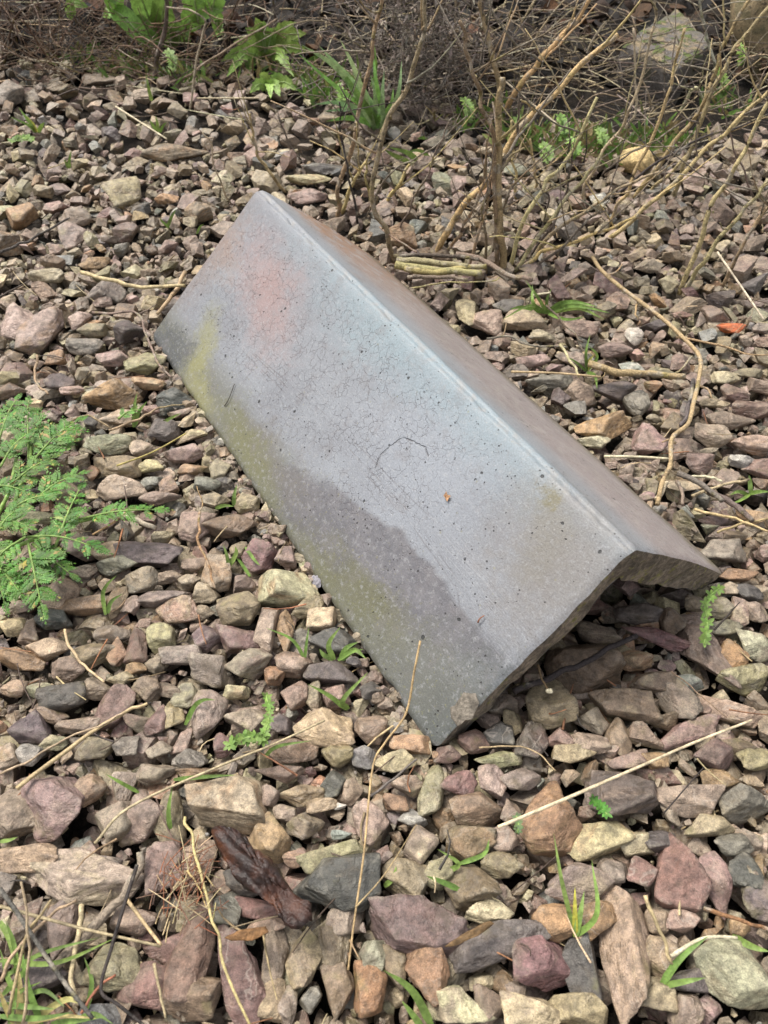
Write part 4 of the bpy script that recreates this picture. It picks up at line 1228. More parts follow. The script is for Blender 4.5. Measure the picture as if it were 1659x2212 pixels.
tuft((340, 285), [[(338, 286), (330, 270), (322, 258)], [(342, 286), (340, 268), (336, 250)], [(346, 286), (352, 272), (360, 264)]], 'tiny pale grass sprig on the far stones', .004)
tuft((150, 365), [[(150, 364), (150, 345), (154, 325)], [(148, 364), (142, 350), (138, 345)]], 'short yellow green blades on the far left stones', .004)
tuft((327, 218), [[(328, 218), (322, 195), (315, 160)]], 'lone upright grass blade at the far edge of the gravel', .005, name='grass_sprig', cat='grass blade')
# broad bleached blades by the far shrub
PG = (.25, .36, .17)
bl = []
for x1, y1, xm, ym in ((650, 95, 740, 160), (690, 100, 755, 170), (735, 85, 770, 160), (760, 155, 790, 200), (680, 225, 740, 225), (700, 240, 760, 238), (705, 262, 760, 255), (735, 215, 770, 235), (760, 260, 790, 262), (800, 160, 812, 210), (805, 110, 815, 190), (850, 190, 842, 230), (830, 150, 826, 210), (775, 255, 800, 270), (720, 130, 770, 200), (868, 130, 858, 210), (640, 112, 730, 190)):
    bl.append({'c': vary(PG if R.random() < .6 else (.16, .30, .07), .2), 'p': [(800 + R.uniform(0, 45), 262 + R.uniform(-4, 18)), (xm, ym), (x1, y1)]})
tuft((820, 270), bl, 'big pale grass clump beside the dry shrub at the far edge', .0075, zt=.45)
tuft((900, 345), [[(885, 350), (850, 335), (830, 322)], [(900, 345), (880, 330), (840, 318)], [(928, 340), (905, 325), (872, 330)]], 'short broad grass blades at the foot of the dry shrub', .006)
tuft((790, 190), [[(785, 195), (775, 150), (770, 110)], [(800, 192), (812, 150), (808, 90)], [(778, 195), (760, 165), (745, 150)]], 'narrow grass clump standing behind the pale grass clump', .005)
# lower left corner: grass tangle
bl = []
for p in ([(60, 2180), (20, 2120), (0, 2050)], [(10, 2110), (90, 2060), (215, 2025)], [(0, 2075), (120, 2080), (250, 2026)], [(40, 2130), (30, 2040), (12, 1990)], [(188, 2180), (198, 2120), (182, 2068)], [(40, 2160), (95, 2140), (140, 2176)], [(0, 2195), (80, 2200), (160, 2186)], [(60, 2210), (130, 2195), (210, 2200)], [(90, 2214), (60, 2130), (45, 2040)], [(20, 2214), (35, 2150), (90, 2120)],
          [(150, 2214), (200, 2190), (245, 2212)], [(0, 1990), (20, 2030), (30, 2080)], [(0, 1818), (20, 1815), (38, 1808)], [(70, 2205), (140, 2160), (180, 2170)], [(5, 2150), (50, 2100), (70, 2050)], [(30, 2212), (10, 2170), (0, 2140)], [(110, 2212), (160, 2205), (230, 2196)], [(0, 2170), (60, 2175), (120, 2180)], [(40, 2214), (44, 2150), (40, 2090)]):
    bl.append({'c': vary(GRASS if R.random() < .7 else (.36, .32, .12), .25), 'p': p})
tuft((60, 2190), bl, 'tangled patch of grass in the lower left corner', .0030, zt=.35, cat='grass tuft')


# ---- the feathery weed at the left
def frond(parent, base, tip, zb, zt, wide=.42, pairs=6, bend=0.0, name='frond'):
    P0, P1 = G(*base, zb), G(*tip, zt)
    ax = P1 - P0
    Lf = np.linalg.norm(ax)
    side = np.cross(ax, [0, 0, 1]); side /= np.linalg.norm(side)
    up = np.cross(side, ax / Lf); up /= np.linalg.norm(up)
    mid = (P0 + P1) / 2 + up * Lf * .10 + side * Lf * bend
    P = spline([P0, mid, P1], 24)
    col = vary(FERN, .16)
    mb = MB()
    mb.tube(P[:22], .0010, .0004, 5, 12, 0, (.22, .33, .09))

    def leaflet(o, d, s, n, ln):
        """one pinna: a flat spine with pairs of narrow, toothed, pointed lobes"""
        k = 6
        droop = R.uniform(.05, .35)
        for i in range(k + 1):
            t = (i + .5) / (k + .9)
            c = o + d * ln * t - n * ln * droop * t * t * .5
            lobe = ln * (.50 - .34 * t ** 1.3) * (.75 if i == 0 else 1) * R.uniform(.78, 1.15)
            for sg in (-1, 1):
                if i == k and sg == 1: break
                dd = d if i == k else d * .72 + s * sg * .70
                dd = dd / np.linalg.norm(dd)
                if i == k: lobe = ln * .26
                pw = np.cross(n, dd); w = lobe * .15
                q = n * lobe * R.uniform(-.16, .10)
                cl = tuple(x * R.uniform(.80, 1.22) for x in (col if R.random() < .95 else (.26, .24, .06)))
                V = [c - d * lobe * .13, c + dd * lobe * .45 + pw * w - q * .2, c + dd * lobe * .60 + pw * w * 1.9 + q * .5, c + dd * lobe * .66 + pw * w * .55, c + dd * lobe + q,
                     c + dd * lobe * .66 - pw * w * .55, c + dd * lobe * .60 - pw * w * 1.9 + q * .5, c + dd * lobe * .45 - pw * w - q * .2, c + d * lobe * .13, c + dd * lobe * .5 + n * lobe * .04]
                mb.add(V, [(0, 1, 9), (1, 2, 3), (1, 3, 9), (3, 4, 9), (4, 5, 9), (5, 6, 7), (5, 7, 9), (7, 8, 9), (8, 0, 9)], cl)
        mb.add([o - s * .0006, o + s * .0006, o + d * ln * .9 + s * .0003 - n * ln * droop * .4, o + d * ln * .9 - s * .0003 - n * ln * droop * .4], [(0, 1, 2, 3)], (.19, .32, .09))

    for i in range(pairs):
        t = .22 + .74 * i / pairs
        q = P[int(t * 23)]
        d0 = P[min(23, int(t * 23) + 1)] - P[int(t * 23)]
        d0 /= np.linalg.norm(d0)
        ln = max(.010, Lf * wide * (1 - .72 * (t - .15))) * R.uniform(.72, 1.12)
        for sg in (-1, 1):
            if R.random() < .07: continue
            dd = d0 * R.uniform(.45, .85) + side * sg * .80 + up * R.uniform(-.30, .28)
            dd /= np.linalg.norm(dd)
            ss = np.cross(dd, up); ss /= np.linalg.norm(ss)
            leaflet(q, dd, ss, up, ln)
    leaflet(P[21], (P[23] - P[18]) / np.linalg.norm(P[23] - P[18]), side, up, Lf * .22)
    mb.build(name, M_GREEN, parent)


weed = empty('feathery_weed', G(20, 1130), 'feathery bright green weed with finely cut fronds at the left edge', 'weed')
for b, t, zb, zt, wd, pr in (((60, 1010), (172, 905), .024, .028, .40, 6), ((-5, 960), (38, 858), .026, .030, .46, 5), ((62, 1000), (60, 868), .022, .032, .36, 5), ((70, 990), (165, 950), .022, .024, .40, 5), ((0, 1010), (70, 930), .03, .034, .45, 5), ((-10, 1130), (70, 1140), .036, .036, .45, 5), ((0, 1230), (50, 1290), .03, .028, .4, 5), ((20, 1050), (120, 985), .030, .030, .40, 5), ((-20, 1050), (65, 1065), .034, .034, .45, 5), ((70, 1085), (180, 1020), .030, .032, .42, 5),
                                ((10, 1110), (120, 1065), .034, .036, .40, 5), ((120, 1180), (175, 1050), .028, .032, .34, 5), ((170, 1122), (345, 1100), .026, .030, .27, 7), ((50, 1160), (215, 1185), .030, .030, .27, 6), ((-10, 1165), (45, 1095), .036, .038, .45, 5), ((60, 1170), (92, 1318), .030, .026, .36, 7), ((55, 1160), (-30, 1250), .034, .034, .40, 6), ((70, 1175), (160, 1245), .028, .024, .34, 5), ((255, 905), (300, 885), .016, .016, .5, 3), ((0, 1200), (12, 1310), .03, .026, .36, 5)):
    frond(weed, b, t, zb, zt, wd * 1.05, pr, R.uniform(-.05, .05))
for p in ([(-20, 1205), (20, 1185), (62, 1170), (170, 1122)], [(20, 1130), (40, 1060), (62, 1005), (68, 960)], [(-10, 1120), (20, 1060), (35, 990)], [(62, 1168), (120, 1140), (200, 1120)]):
    mb = MB(); mb.tube(lay(p, .022, .026), .0018, .0011, 6, 14, .05, (.24, .36, .09)); mb.build('stem', M_GREEN, weed)


# ---- cleavers: whorls of small leaves on a thin stem
def sprig(pts, z0, z1, label, nodes=5, s=.0052, col=CLEAV, name='cleavers_sprig', group=None):
    P = lay(pts, z0, z1)
    t = empty(name, P[0], label, 'small weed', group)
    Q = spline(P, 40)
    mb = MB(); mb.tube(P, .0006, .0004, 5, 16, 0, (.20, .30, .08)); mb.build('stem', M_GREEN, t)
    for k in range(nodes):
        c = Q[int((k + .6) / nodes * 39)]
        mb = MB()
        n = np.array([R.uniform(-.4, .4), R.uniform(-.6, .1), 1]); n /= np.linalg.norm(n)
        a = np.cross(n, [1, 0, 0]); a /= np.linalg.norm(a); b = np.cross(n, a)
        for j in range(6):
            th = j * math.pi / 3 + R.uniform(-.25, .25)
            d = a * math.cos(th) + b * math.sin(th) + n * .25
            s_ = s * R.uniform(.75, 1.15)
            mb.blade([c, c + d * s_ * .6, c + d * s_ * 1.1 - n * s_ * .06], s_ * .52, .15, 6, n, vary(col, .25), lambda q: np.sin(np.clip(q * .9 + .1, 0, 1) * math.pi) ** .7 + .02)
        mb.build('whorl', M_GREEN, t)


sprig([(575, 1500), (582, 1545), (570, 1590)], .020, .022, 'upright cleavers sprig on the stones in front of the tile edge', 6, .0034)
sprig([(575, 1598), (540, 1592), (490, 1612)], .020, .022, 'spreading cleavers sprig with rounded leaves in front of the tile', 7, .0042)
sprig([(1278, 1726), (1295, 1742), (1312, 1760)], .018, .022, 'small dark green cleavers sprig by the dark purple stone', 5, .0034, (.075, .19, .035))
sprig([(1520, 1395), (1528, 1350), (1525, 1300), (1560, 1265)], .014, .026, 'cleavers trailing up beside the right corner of the tile', 7, .0042)
sprig([(25, 305), (50, 298), (72, 302)], .015, .018, 'low bright green weed patch on the far left stones', 9, .0055)
sprig([(1115, 1760), (1120, 1780), (1118, 1800)], .012, .014, 'tiny grey green sprig beside the orange tan stone', 3, .003, (.10, .15, .06))
for k, (x, y, h, lb) in enumerate(((1010, 240, 60, 'bright green sprig under the thick shrub stem'), (1125, 270, 30, 'low green sprig in the moss behind the shrub'), (1215, 280, 70, 'tall green sprig before the mossy square stone'), (1240, 320, 40, 'green sprig in the gravel among the right canes'), (1300, 300, 45, 'green sprig just under the mossy square stone'), (1180, 330, 40, 'yellow green sprig at the gravel edge behind the shrub'), (735, 205, 50, 'small leafy sprig left of the pale grass clump'), (1560, 175, 60, 'green sprig at the foot of the tan boulder'), (1600, 120, 60, 'green sprig hugging the face of the tan boulder'), (370, 135, 60, 'small green sprig among dead stalks at the far left'), (470, 60, 50, 'small green sprig beside the broad leaved dock'))):
    b = G(x, y + h * .3)
    sprig([(x, y + h * .4), (x + 4, y), (x - 6, y - h * .4)], .006, .05, lb, 10, .0068, vary((.17, .26, .06), .3))

# ---- broad leaved plants at the far edge
def leaf_mesh(P, w, col, rib=(.40, .50, .22), teeth=0.0, fold=.22, n=22, nrm=None, mb=None):
    mb = mb or MB()
    Q = spline(P, n)
    T, A, B = frame(Q)
    if nrm is not None:
        A = np.cross(T, nrm); A /= np.linalg.norm(A, axis=1)[:, None]; B = np.cross(A, T)
    t = np.linspace(0, 1, n)
    pr = np.clip(np.sin(np.clip(t * .93 + .07, 0, 1) ** .85 * math.pi), .03, 1) ** .8
    pr = pr * (1 + teeth * np.where(np.arange(n) % 3 == 0, .16, -.12))
    cols = np.linspace(-1, 1, 9)
    V = []
    for i in range(n):
        for c_ in cols:
            cup = fold * abs(c_) ** 1.4 * w * .5 * pr[i] + .018 * w * math.sin(i * 1.1 + c_ * 2) * abs(c_)
            V.append(Q[i] + A[i] * c_ * w * .5 * pr[i] + B[i] * cup)
    F = [(i * 9 + j, i * 9 + j + 1, (i + 1) * 9 + j + 1, (i + 1) * 9 + j) for i in range(n - 1) for j in range(8)]
    mb.add(V, F, col)
    mb.tube(Q[:n - 2] + B[:n - 2] * .0008, w * .055, w * .012, 5, n - 4, 0, rib)
    return mb


def rosette(cx, cy, tips, w, label, col=(.25, .36, .09), zt=.5, teeth=1.0, name='leafy_rosette', cat='weed'):
    b = G(cx, cy, .004)
    t = empty(name, b, label, cat)
    for x, y, up in tips:
        Lpx = math.dist((cx, cy), (x, y))
        tip = onplane(x, y, b[1] + .0, -.35) if up else G(x, y, .012)
        mid = (b + tip) / 2 + np.array([0, 0, .18 * np.linalg.norm(tip - b)])
        leaf_mesh([b, mid, tip], w * R.uniform(.85, 1.15), vary(col, .18), nrm=(EYE - b), teeth=teeth).build('leaf', M_GREEN, t)
    return t


rosette(575, 128, [(552, 38, 1), (505, 90, 1), (640, 48, 1), (662, 72, 1), (668, 112, 0), (635, 165, 0), (478, 132, 0), (490, 165, 0), (600, 60, 1), (530, 60, 1), (570, 45, 1), (655, 90, 0), (515, 110, 0)], .017, 'bright green toothed leaf rosette at the far edge of the gravel')
rosette(583, 190, [(560, 160, 1), (615, 165, 1), (645, 195, 0), (540, 200, 0), (585, 212, 0), (605, 208, 0)], .014, 'small green rosette just in front of the larger one')
t = empty('broadleaf_dock', G(330, 95), 'clump of broad pale green dock leaves at the upper left edge', 'weed')
for b, tip, w, lean in (((320, 95), (228, 18), .05, -.3), ((335, 100), (285, 62), .060, -.25), ((350, 100), (372, -20), .06, -.2), ((400, 60), (482, 22), .06, -.3), ((385, 105), (412, 78), .055, -.3), ((290, 55), (222, 36), .04, -.3), ((330, 60), (300, -20), .06, -.2), ((430, 50), (425, -10), .06, -.2), ((345, 85), (372, 50), .06, -.1), ((455, 30), (500, -20), .05, -.2), ((388, 125), (400, 98), .045, -.5), ((150, 40), (190, 15), .03, -.3), ((255, 30), (250, -10), .05, -.3), ((470, 70), (480, 45), .03, -.3)):
    bb = G(330 + (b[0] - 345) * .5, 118, .0)
    p0, p1 = onplane(*b, bb[1] + R.uniform(-.03, .03), lean), onplane(*tip, bb[1] + R.uniform(-.03, .03), lean)
    leaf_mesh([p0, (p0 + p1) / 2 + np.array([0, -.01, .015]), p1], w * .55, vary(DOCK, .2), teeth=.2, nrm=EYE - p0 + np.array([R.uniform(-.4, .4), 0, R.uniform(-.2, .6)])).build('leaf', M_GREEN, t)

# ---- the cut block and the boulder
def block():
    zt = .040
    c = [onplane(1389, 200, 1.14), G(1338, 110, .03), G(1473, 20, .045), G(1532, 104, .04)]
    A_, B_, C_, D_ = G(1338, 96, zt), G(1470, 147, zt), G(1540, 92, zt), G(1462, 18, zt)
    bm = bmesh.new()
    top = [bm.verts.new(p) for p in (A_, B_, C_, D_)]
    bot = [bm.verts.new((p[0] + .004, p[1] + .004, -.03)) for p in (A_, B_, C_, D_)]
    bm.faces.new(top); bm.faces.new(bot[::-1])
    for i in range(4):
        bm.faces.new((top[i], bot[i], bot[(i + 1) % 4], top[(i + 1) % 4]))
    bmesh.ops.recalc_face_normals(bm, faces=bm.faces)
    bmesh.ops.bevel(bm, geom=bm.edges[:], offset=.006, segments=2, affect='EDGES', profile=.6)
    bmesh.ops.subdivide_edges(bm, edges=bm.edges[:], cuts=9, use_grid_fill=True)
    bmesh.ops.triangulate(bm, faces=[f for f in bm.faces if len(f.verts) > 4])
    for v in bm.verts:
        n = mnoise.fractal(v.co * 38, 1, 2, 5) * .0045
        v.co += v.normal * n
    V = [tuple(v.co) for v in bm.verts]
    bm.verts.index_update()
    F = [tuple(v.index for v in f.verts) for f in bm.faces]
    bm.free()
    return mesh('square_stone', V, F, M_ROCK, None, (*np.mean(V, 0)[:2], -.02), True, {'col': ('FLOAT_COLOR', np.tile([.125, .112, .103, 1], (len(V), 1)))})


o = block(); o.data.set_sharp_from_angle(angle=rad(45)); tag(o, 'squared grey block of stone with moss on top at the upper right', 'stone')
P, F = rock(5, np.random.default_rng(77), .55)
c = onplane(1700, 40, 1.27)
P = P * (1 + .05 * vnoise(P, 2.2, 3) + .02 * vnoise(P, 9, 5))[:, None]
V = np.array([c[0] + .0, 1.29, .06]) + P * np.array([.115, .13, .20])
tag(mesh('boulder', V, F, M_ROCK, None, (c[0], 1.29, -.1), True, {'col': ('FLOAT_COLOR', np.tile([.30, .225, .125, 1], (len(V), 1)))}), 'tall tan boulder with green algae at the upper right corner', 'boulder')
nub('quartz_stone', 1090 / 2 + 829.5, 347, .01, .020, (.50, .37, .18), 'rounded yellow stone at the far edge among the right canes', 'stone')

# ---- shrubs: stems are parts
def shrub(name, base, stems, label, cat='shrub'):
    b = G(*base)
    t = empty(name, b, label, cat)
    for pts, r, col, lean in stems:
        Y0 = G(*pts[0])[1]
        P = np.array([G(*pts[0], -.005)] + [onplane(x, y, Y0, lean) for x, y in pts[1:]])
        mb = MB()
        r = r * .74
        col = tuple(min(.5, x * 1.3) for x in col)
        mb.tube(P, r, r * .62, 7, max(16, 9 * len(pts)), .10, vary(col, .10))
        Q = spline(P, 40)
        for k in range(3, 38, R.choice((3, 4, 5))):                        # buds and leaf scars
            q = Q[k] + np.array([R.uniform(-1, 1), R.uniform(-1, 0), R.uniform(-1, 1)]) * r * .9
            mb.tube([Q[k], q + np.array([0, 0, r * .3])], r * .55, r * .25, 5, 4, 0, vary(col, .2))
        s_ = mb.build('stem', M_BARK, t)
        if r > .0011:
            s_['_o'] = tuple(b)
            for k in range(R.randint(3, 5)):
                mb = MB()
                i = R.randint(14, 36)
                d = np.array([R.uniform(-1, 1), R.uniform(-.7, .4), R.uniform(.1, 1.0)]); d /= np.linalg.norm(d)
                ln = R.uniform(.03, .11)
                mb.tube([Q[i], Q[i] + d * ln * .5, Q[i] + d * ln + np.array([0, 0, R.uniform(-.01, .02)])], r * .4, r * .2, 5, 8, .1, vary(GREYT if R.random() < .5 else col, .3))
                mb.build('twig', M_BARK, s_)
    return t


BR = (.23, .165, .095)
shrub('leafless_shrub', (1085, 580), [
    ([(1085, 590), (1082, 480), (1078, 350), (1076, 290), (1080, 215), (1085, 168)], .0050, (.25, .20, .10), .10),
    ([(1074, 590), (1066, 330), (1052, 250), (1035, 190), (1010, 120), (992, 45)], .0030, (.16, .115, .07), .05),
    ([(1082, 270), (1076, 170), (1058, 95), (1040, 20), (1034, -40)], .0048, (.27, .18, .10), .25),
    ([(1090, 260), (1115, 195), (1160, 145), (1215, 80), (1270, 8), (1310, -50)], .0052, (.36, .25, .12), .25),
    ([(945, 560), (960, 515), (995, 460), (1040, 400), (1090, 330), (1130, 275), (1185, 215), (1270, 130), (1335, 75)], .0046, (.38, .29, .13), .15),
    ([(955, 562), (1000, 490), (1030, 430), (1075, 340)], .0024, BR, .1),
    ([(1010, 590), (1030, 510), (1055, 430), (1062, 380)], .0022, BR, .1),
    ([(1050, 590), (1048, 450), (1052, 300)], .0020, (.14, .10, .06), .1),
    ([(1110, 590), (1160, 510), (1240, 410), (1300, 330)], .0028, (.33, .26, .14), .2),
    ([(1125, 580), (1200, 500), (1270, 455), (1330, 410), (1430, 370)], .0026, BR, .2),
    ([(1100, 580), (1130, 480), (1180, 400), (1235, 330), (1290, 210)], .0030, (.36, .29, .15), .15),
    ([(1115, 585), (1190, 540), (1275, 510), (1370, 470)], .0026, (.38, .30, .13), .2),
    ([(1120, 560), (1165, 500), (1185, 430), (1165, 400)], .0016, (.09, .07, .055), .1),
    ([(1130, 590), (1210, 540), (1260, 480), (1310, 455)], .0020, (.10, .08, .06), .15),
    ([(1140, 570), (1200, 470), (1232, 380), (1233, 300)], .0018, (.08, .062, .05), .1),
    ([(1115, 430), (1112, 380), (1108, 330), (1105, 260)], .0022, (.38, .29, .15), .1),
    ([(1158, 420), (1155, 370), (1145, 300)], .0022, (.38, .29, .15), .1),
    ([(1060, 560), (1080, 470), (1110, 400), (1180, 330)], .0018, (.12, .09, .06), .1)],
    'leafless shrub with a thick upright stem rising from the gravel beyond the tile')
shrub('leafless_shrub', (850, 560), [
    ([(720, 480), (735, 410), (757, 320), (778, 240), (798, 140), (812, 60), (826, -30)], .0034, BR, .05),
    ([(852, 565), (835, 510), (815, 470), (800, 435), (815, 350), (850, 240), (885, 165), (905, 100), (915, 40), (920, -30)], .0036, BR, .12),
    ([(800, 440), (790, 380), (795, 330)], .0020, (.34, .27, .12), .05),
    ([(775, 490), (765, 440), (752, 370), (738, 300), (733, 220)], .0018, DARK, .05),
    ([(738, 460), (760, 400), (790, 350)], .0030, (.38, .30, .14), .1),
    ([(835, 440), (860, 400), (885, 355)], .0030, (.38, .30, .12), .1),
    ([(615, 415), (585, 375), (560, 340), (545, 290), (540, 245)], .0026, (.30, .24, .12), .05),
    ([(500, 440), (470, 380), (455, 310), (430, 280)], .0013, (.34, .28, .18), .05),
    ([(850, 520), (890, 440), (940, 340), (975, 255)], .0015, (.13, .095, .07), .1),
    ([(790, 470), (840, 380), (920, 330), (1010, 250)], .0014, (.12, .09, .07), .1),
    ([(650, 345), (630, 320), (612, 280), (600, 250)], .0016, (.10, .08, .065), .05),
    ([(760, 330), (690, 270), (640, 250)], .0013, (.18, .14, .11), .0)],
    'thin leafless shrub whose two long brown stems rise behind the tile crest')
shrub('leafless_shrub', (1480, 640), [
    ([(1468, 635), (1510, 530), (1555, 425), (1605, 330), (1660, 215), (1720, 100)], .0032, (.30, .235, .12), .15),
    ([(1478, 630), (1530, 545), (1600, 460), (1665, 385)], .0030, (.28, .22, .12), .15),
    ([(1310, 518), (1360, 480), (1430, 418), (1520, 330), (1600, 255), (1670, 185)], .0034, (.34, .27, .13), .2),
    ([(1312, 490), (1345, 425), (1382, 350), (1438, 215), (1455, 160), (1480, 60)], .0026, (.32, .24, .12), .12),
    ([(1370, 428), (1430, 345), (1495, 262), (1530, 185), (1570, 95), (1625, -10)], .0034, (.27, .20, .10), .15),
    ([(1450, 438), (1475, 365), (1510, 272), (1560, 160), (1600, 90), (1670, 5)], .0034, (.28, .21, .11), .15),
    ([(1240, 470), (1330, 420), (1420, 350), (1530, 296), (1665, 245)], .0020, DARK, .1),
    ([(1250, 445), (1275, 380), (1340, 270), (1390, 160), (1415, 50), (1425, -20)], .0024, (.36, .29, .17), .08),
    ([(1300, 380), (1340, 345), (1420, 300), (1500, 250)], .0016, (.12, .09, .07), .1),
    ([(1400, 420), (1480, 345), (1580, 280), (1665, 150)], .0022, (.30, .23, .12), .12),
    ([(1560, 620), (1600, 540), (1640, 470), (1680, 430)], .0024, BR, .15),
    ([(1630, 430), (1580, 300), (1560, 220)], .0014, (.14, .10, .08), .1),
    ([(1240, 395), (1262, 340), (1268, 280)], .0014, DARK, .05),
    ([(1345, 60 + 240), (1370, 240), (1372, 170), (1368, 60)], .0022, (.40, .34, .22), .05),
    ([(1530, 215), (1545, 160), (1525, 70), (1505, -20)], .0030, (.30, .26, .2), .05),
    ([(1470, 240), (1500, 190), (1520, 215)], .0032, (.42, .35, .2), .05)],
    'leafless shrub of yellow brown canes leaning to the right edge')
# cut stems lying in a bundle beyond the crest
for k, (p, lb, r_, cc) in enumerate([
    ([(855, 572), (920, 582), (1000, 588), (1040, 590)], 'lowest of the yellow cut stems bundled behind the tile crest', .0042, YEL),
    ([(858, 562), (930, 566), (1010, 576)], 'upper yellow cut stem of the bundle behind the tile crest', .0036, (.33, .28, .15)),
    ([(875, 580), (940, 590), (990, 580), (1050, 575)], 'middle yellow brown cut stem of the bundle behind the crest', .0032, (.34, .27, .12)),
    ([(850, 553), (910, 550), (1000, 555), (1035, 560)], 'dark cut stem lying on top of the bundle behind the crest', .0022, (.09, .07, .055)),
    ([(985, 550), (1040, 560), (1090, 590), (1150, 605)], 'grey brown stick running right from the bundle behind the crest', .0030, (.22, .17, .12)),
    ([(880, 600), (950, 598), (1010, 604)], 'thin brown stick lying under the bundle behind the crest', .0022, (.17, .125, .09)),
    ([(890, 622), (960, 612), (1060, 606), (1080, 600)], 'thin straight straw below the bundle behind the crest', .0009, (.38, .31, .14)),
    ([(900, 545), (860, 520), (820, 490)], 'thin bent twig leaning from the bundle onto the crest', .0012, (.28, .2, .13))]):
    stick('cut_stem', p, r_, cc, lb, 'cut stem', .026, .030, M_BARK, .10, group='cut stems bundled beyond the tile')

# ---- dry brush at the upper left, dead flower heads in the middle: bushes of fine twigs
def brush(name, base, n_stem, n_twig, sx, sy_, hz, col, label, r=.0011, seedheads=0):
    b = G(*base)
    t = empty(name, b, label, 'dead plant')
    for k in range(n_stem):
        p = b + np.array([R.gauss(0, sx), abs(R.gauss(0, sy_)), -.005])
        d = np.array([R.gauss(0, .7), R.gauss(0, .5), R.uniform(.2, 1)]); d /= np.linalg.norm(d)
        h = hz * R.uniform(.6, 1.4)
        mb = MB(); mb.tube([p, p + d * h * .5 + np.array([0, 0, h * .10]), p + d * h + np.array([R.gauss(0, .02), 0, -h * R.uniform(0, .3)])], r * R.uniform(.8, 1.7), r * .5, 5, 10, .1, vary(col, .4))
        mb.build('stem', M_BARK, t)
    mb = MB()
    for k in range(n_twig):
        p = b + np.array([R.gauss(0, sx * 1.2), abs(R.gauss(0, sy_)) - .02, abs(R.gauss(0, hz * .4))])
        d = np.array([R.gauss(0, 1), R.gauss(0, .7), R.gauss(.1, .6)]); d /= np.linalg.norm(d)
        h = R.uniform(.02, .09)
        mb.tube([p, p + d * h * .5 + np.array([R.gauss(0, .006), 0, R.gauss(0, .006)]), p + d * h], r * R.uniform(.35, .8), r * .3, 4, 5, 0, vary(col, .5), cap=False)
    tag(mb.build('twigs', M_BARK, t), kind='stuff')
    if seedheads:
        mb = MB()
        for k in range(seedheads):
            p = b + np.array([R.gauss(0, sx * .8), abs(R.gauss(0, sy_)) - .015, R.uniform(.01, hz * 1.2)])
            for j in range(7):
                d = np.array([R.gauss(0, 1), R.gauss(0, 1), R.gauss(-.6, .8)]); d /= np.linalg.norm(d)
                s_ = R.uniform(.004, .011)
                mb.blade([p, p + d * s_ * .6, p + d * s_ + np.array([0, 0, -.002])], s_ * .35, .2, 4, None, vary((.24, .20, .165), .5))
        tag(mb.build('seed_heads', M_LITTER, t), kind='stuff')


brush('dry_bush', (110, 150), 34, 620, .12, .09, .14, (.115, .068, .042), 'mass of fine brown dead twigs at the upper left corner')
brush('dry_bush', (260, 170), 16, 170, .10, .05, .06, (.15, .095, .058), 'sprawl of dead brown stalks below the dock leaves')
brush('dead_flower_clump', (905, 245), 20, 360, .048, .06, .17, (.15, .118, .098), 'grey brown clump of dead flower heads left of the thick shrub stem', .001, 420)
brush('dry_bush', (1150, 190), 26, 110, .13, .08, .11, (.20, .15, .10), 'tangle of pale dead stalks behind the thick shrub stem')
brush('dry_bush', (720, 60), 16, 160, .10, .10, .14, (.10, .07, .05), 'dark dead stalks behind the leaf rosette')
brush('dry_bush', (1400, 270), 12, 60, .14, .06, .07, (.28, .21, .13), 'low tangle of straw coloured stalks before the square mossy stone')
brush('dry_bush', (1000, 150), 30, 70, .12, .08, .16, (.33, .26, .16), 'loose stand of pale dry stalks at the top behind the shrub stems')
brush('dry_bush', (500, 0), 10, 80, .12, .10, .16, (.15, .10, .07), 'dark dead stalks behind the dock leaves')
for k, (p, r_, cc, lb, ln) in enumerate([
    ([(330, 180), (345, 110), (360, 20), (350, -40)], .0034, (.10, .07, .055), 'dark upright stem in front of the dock leaves', .05),
    ([(435, 125), (440, 60), (448, -20)], .0030, (.11, .075, .055), 'dark straight stem right of the dock leaves', .02),
    ([(605, 105), (598, 60), (590, -10)], .0026, (.09, .06, .05), 'dark stem rising through the bright leaf rosette', .02),
    ([(340, 190), (400, 165), (470, 120), (560, 65), (600, 40)], .0017, (.30, .22, .15), 'long pale stalk arching over the dead brush below the dock', .3),
    ([(255, 150), (320, 140), (420, 130), (520, 165)], .0015, (.24, .18, .13), 'pale stalk lying across the dead brush below the dock', .4),
    ([(410, 240), (425, 130), (440, 40), (360, 15)], .0014, (.38, .31, .22), 'thin bent pale stalk hanging in front of the dock leaves', .1),
    ([(1165, 70), (1250, 100), (1330, 135), (1420, 188)], .0040, (.40, .345, .25), 'thick pale cane lying diagonally left of the square mossy stone', .6),
    ([(950, 30), (1060, 70), (1130, 30), (1240, -5)], .0026, (.13, .085, .065), 'dark purple brown branch crossing behind the thick stem', .1)]):
    Y0 = G(*p[0])[1]
    mb = MB(); mb.tube([onplane(x, y, Y0, ln) for x, y in p], r_, r_ * .7, 6, 24, .1, cc)
    tag(mb.build('dead_stalk', M_BARK), lb, 'stalk')

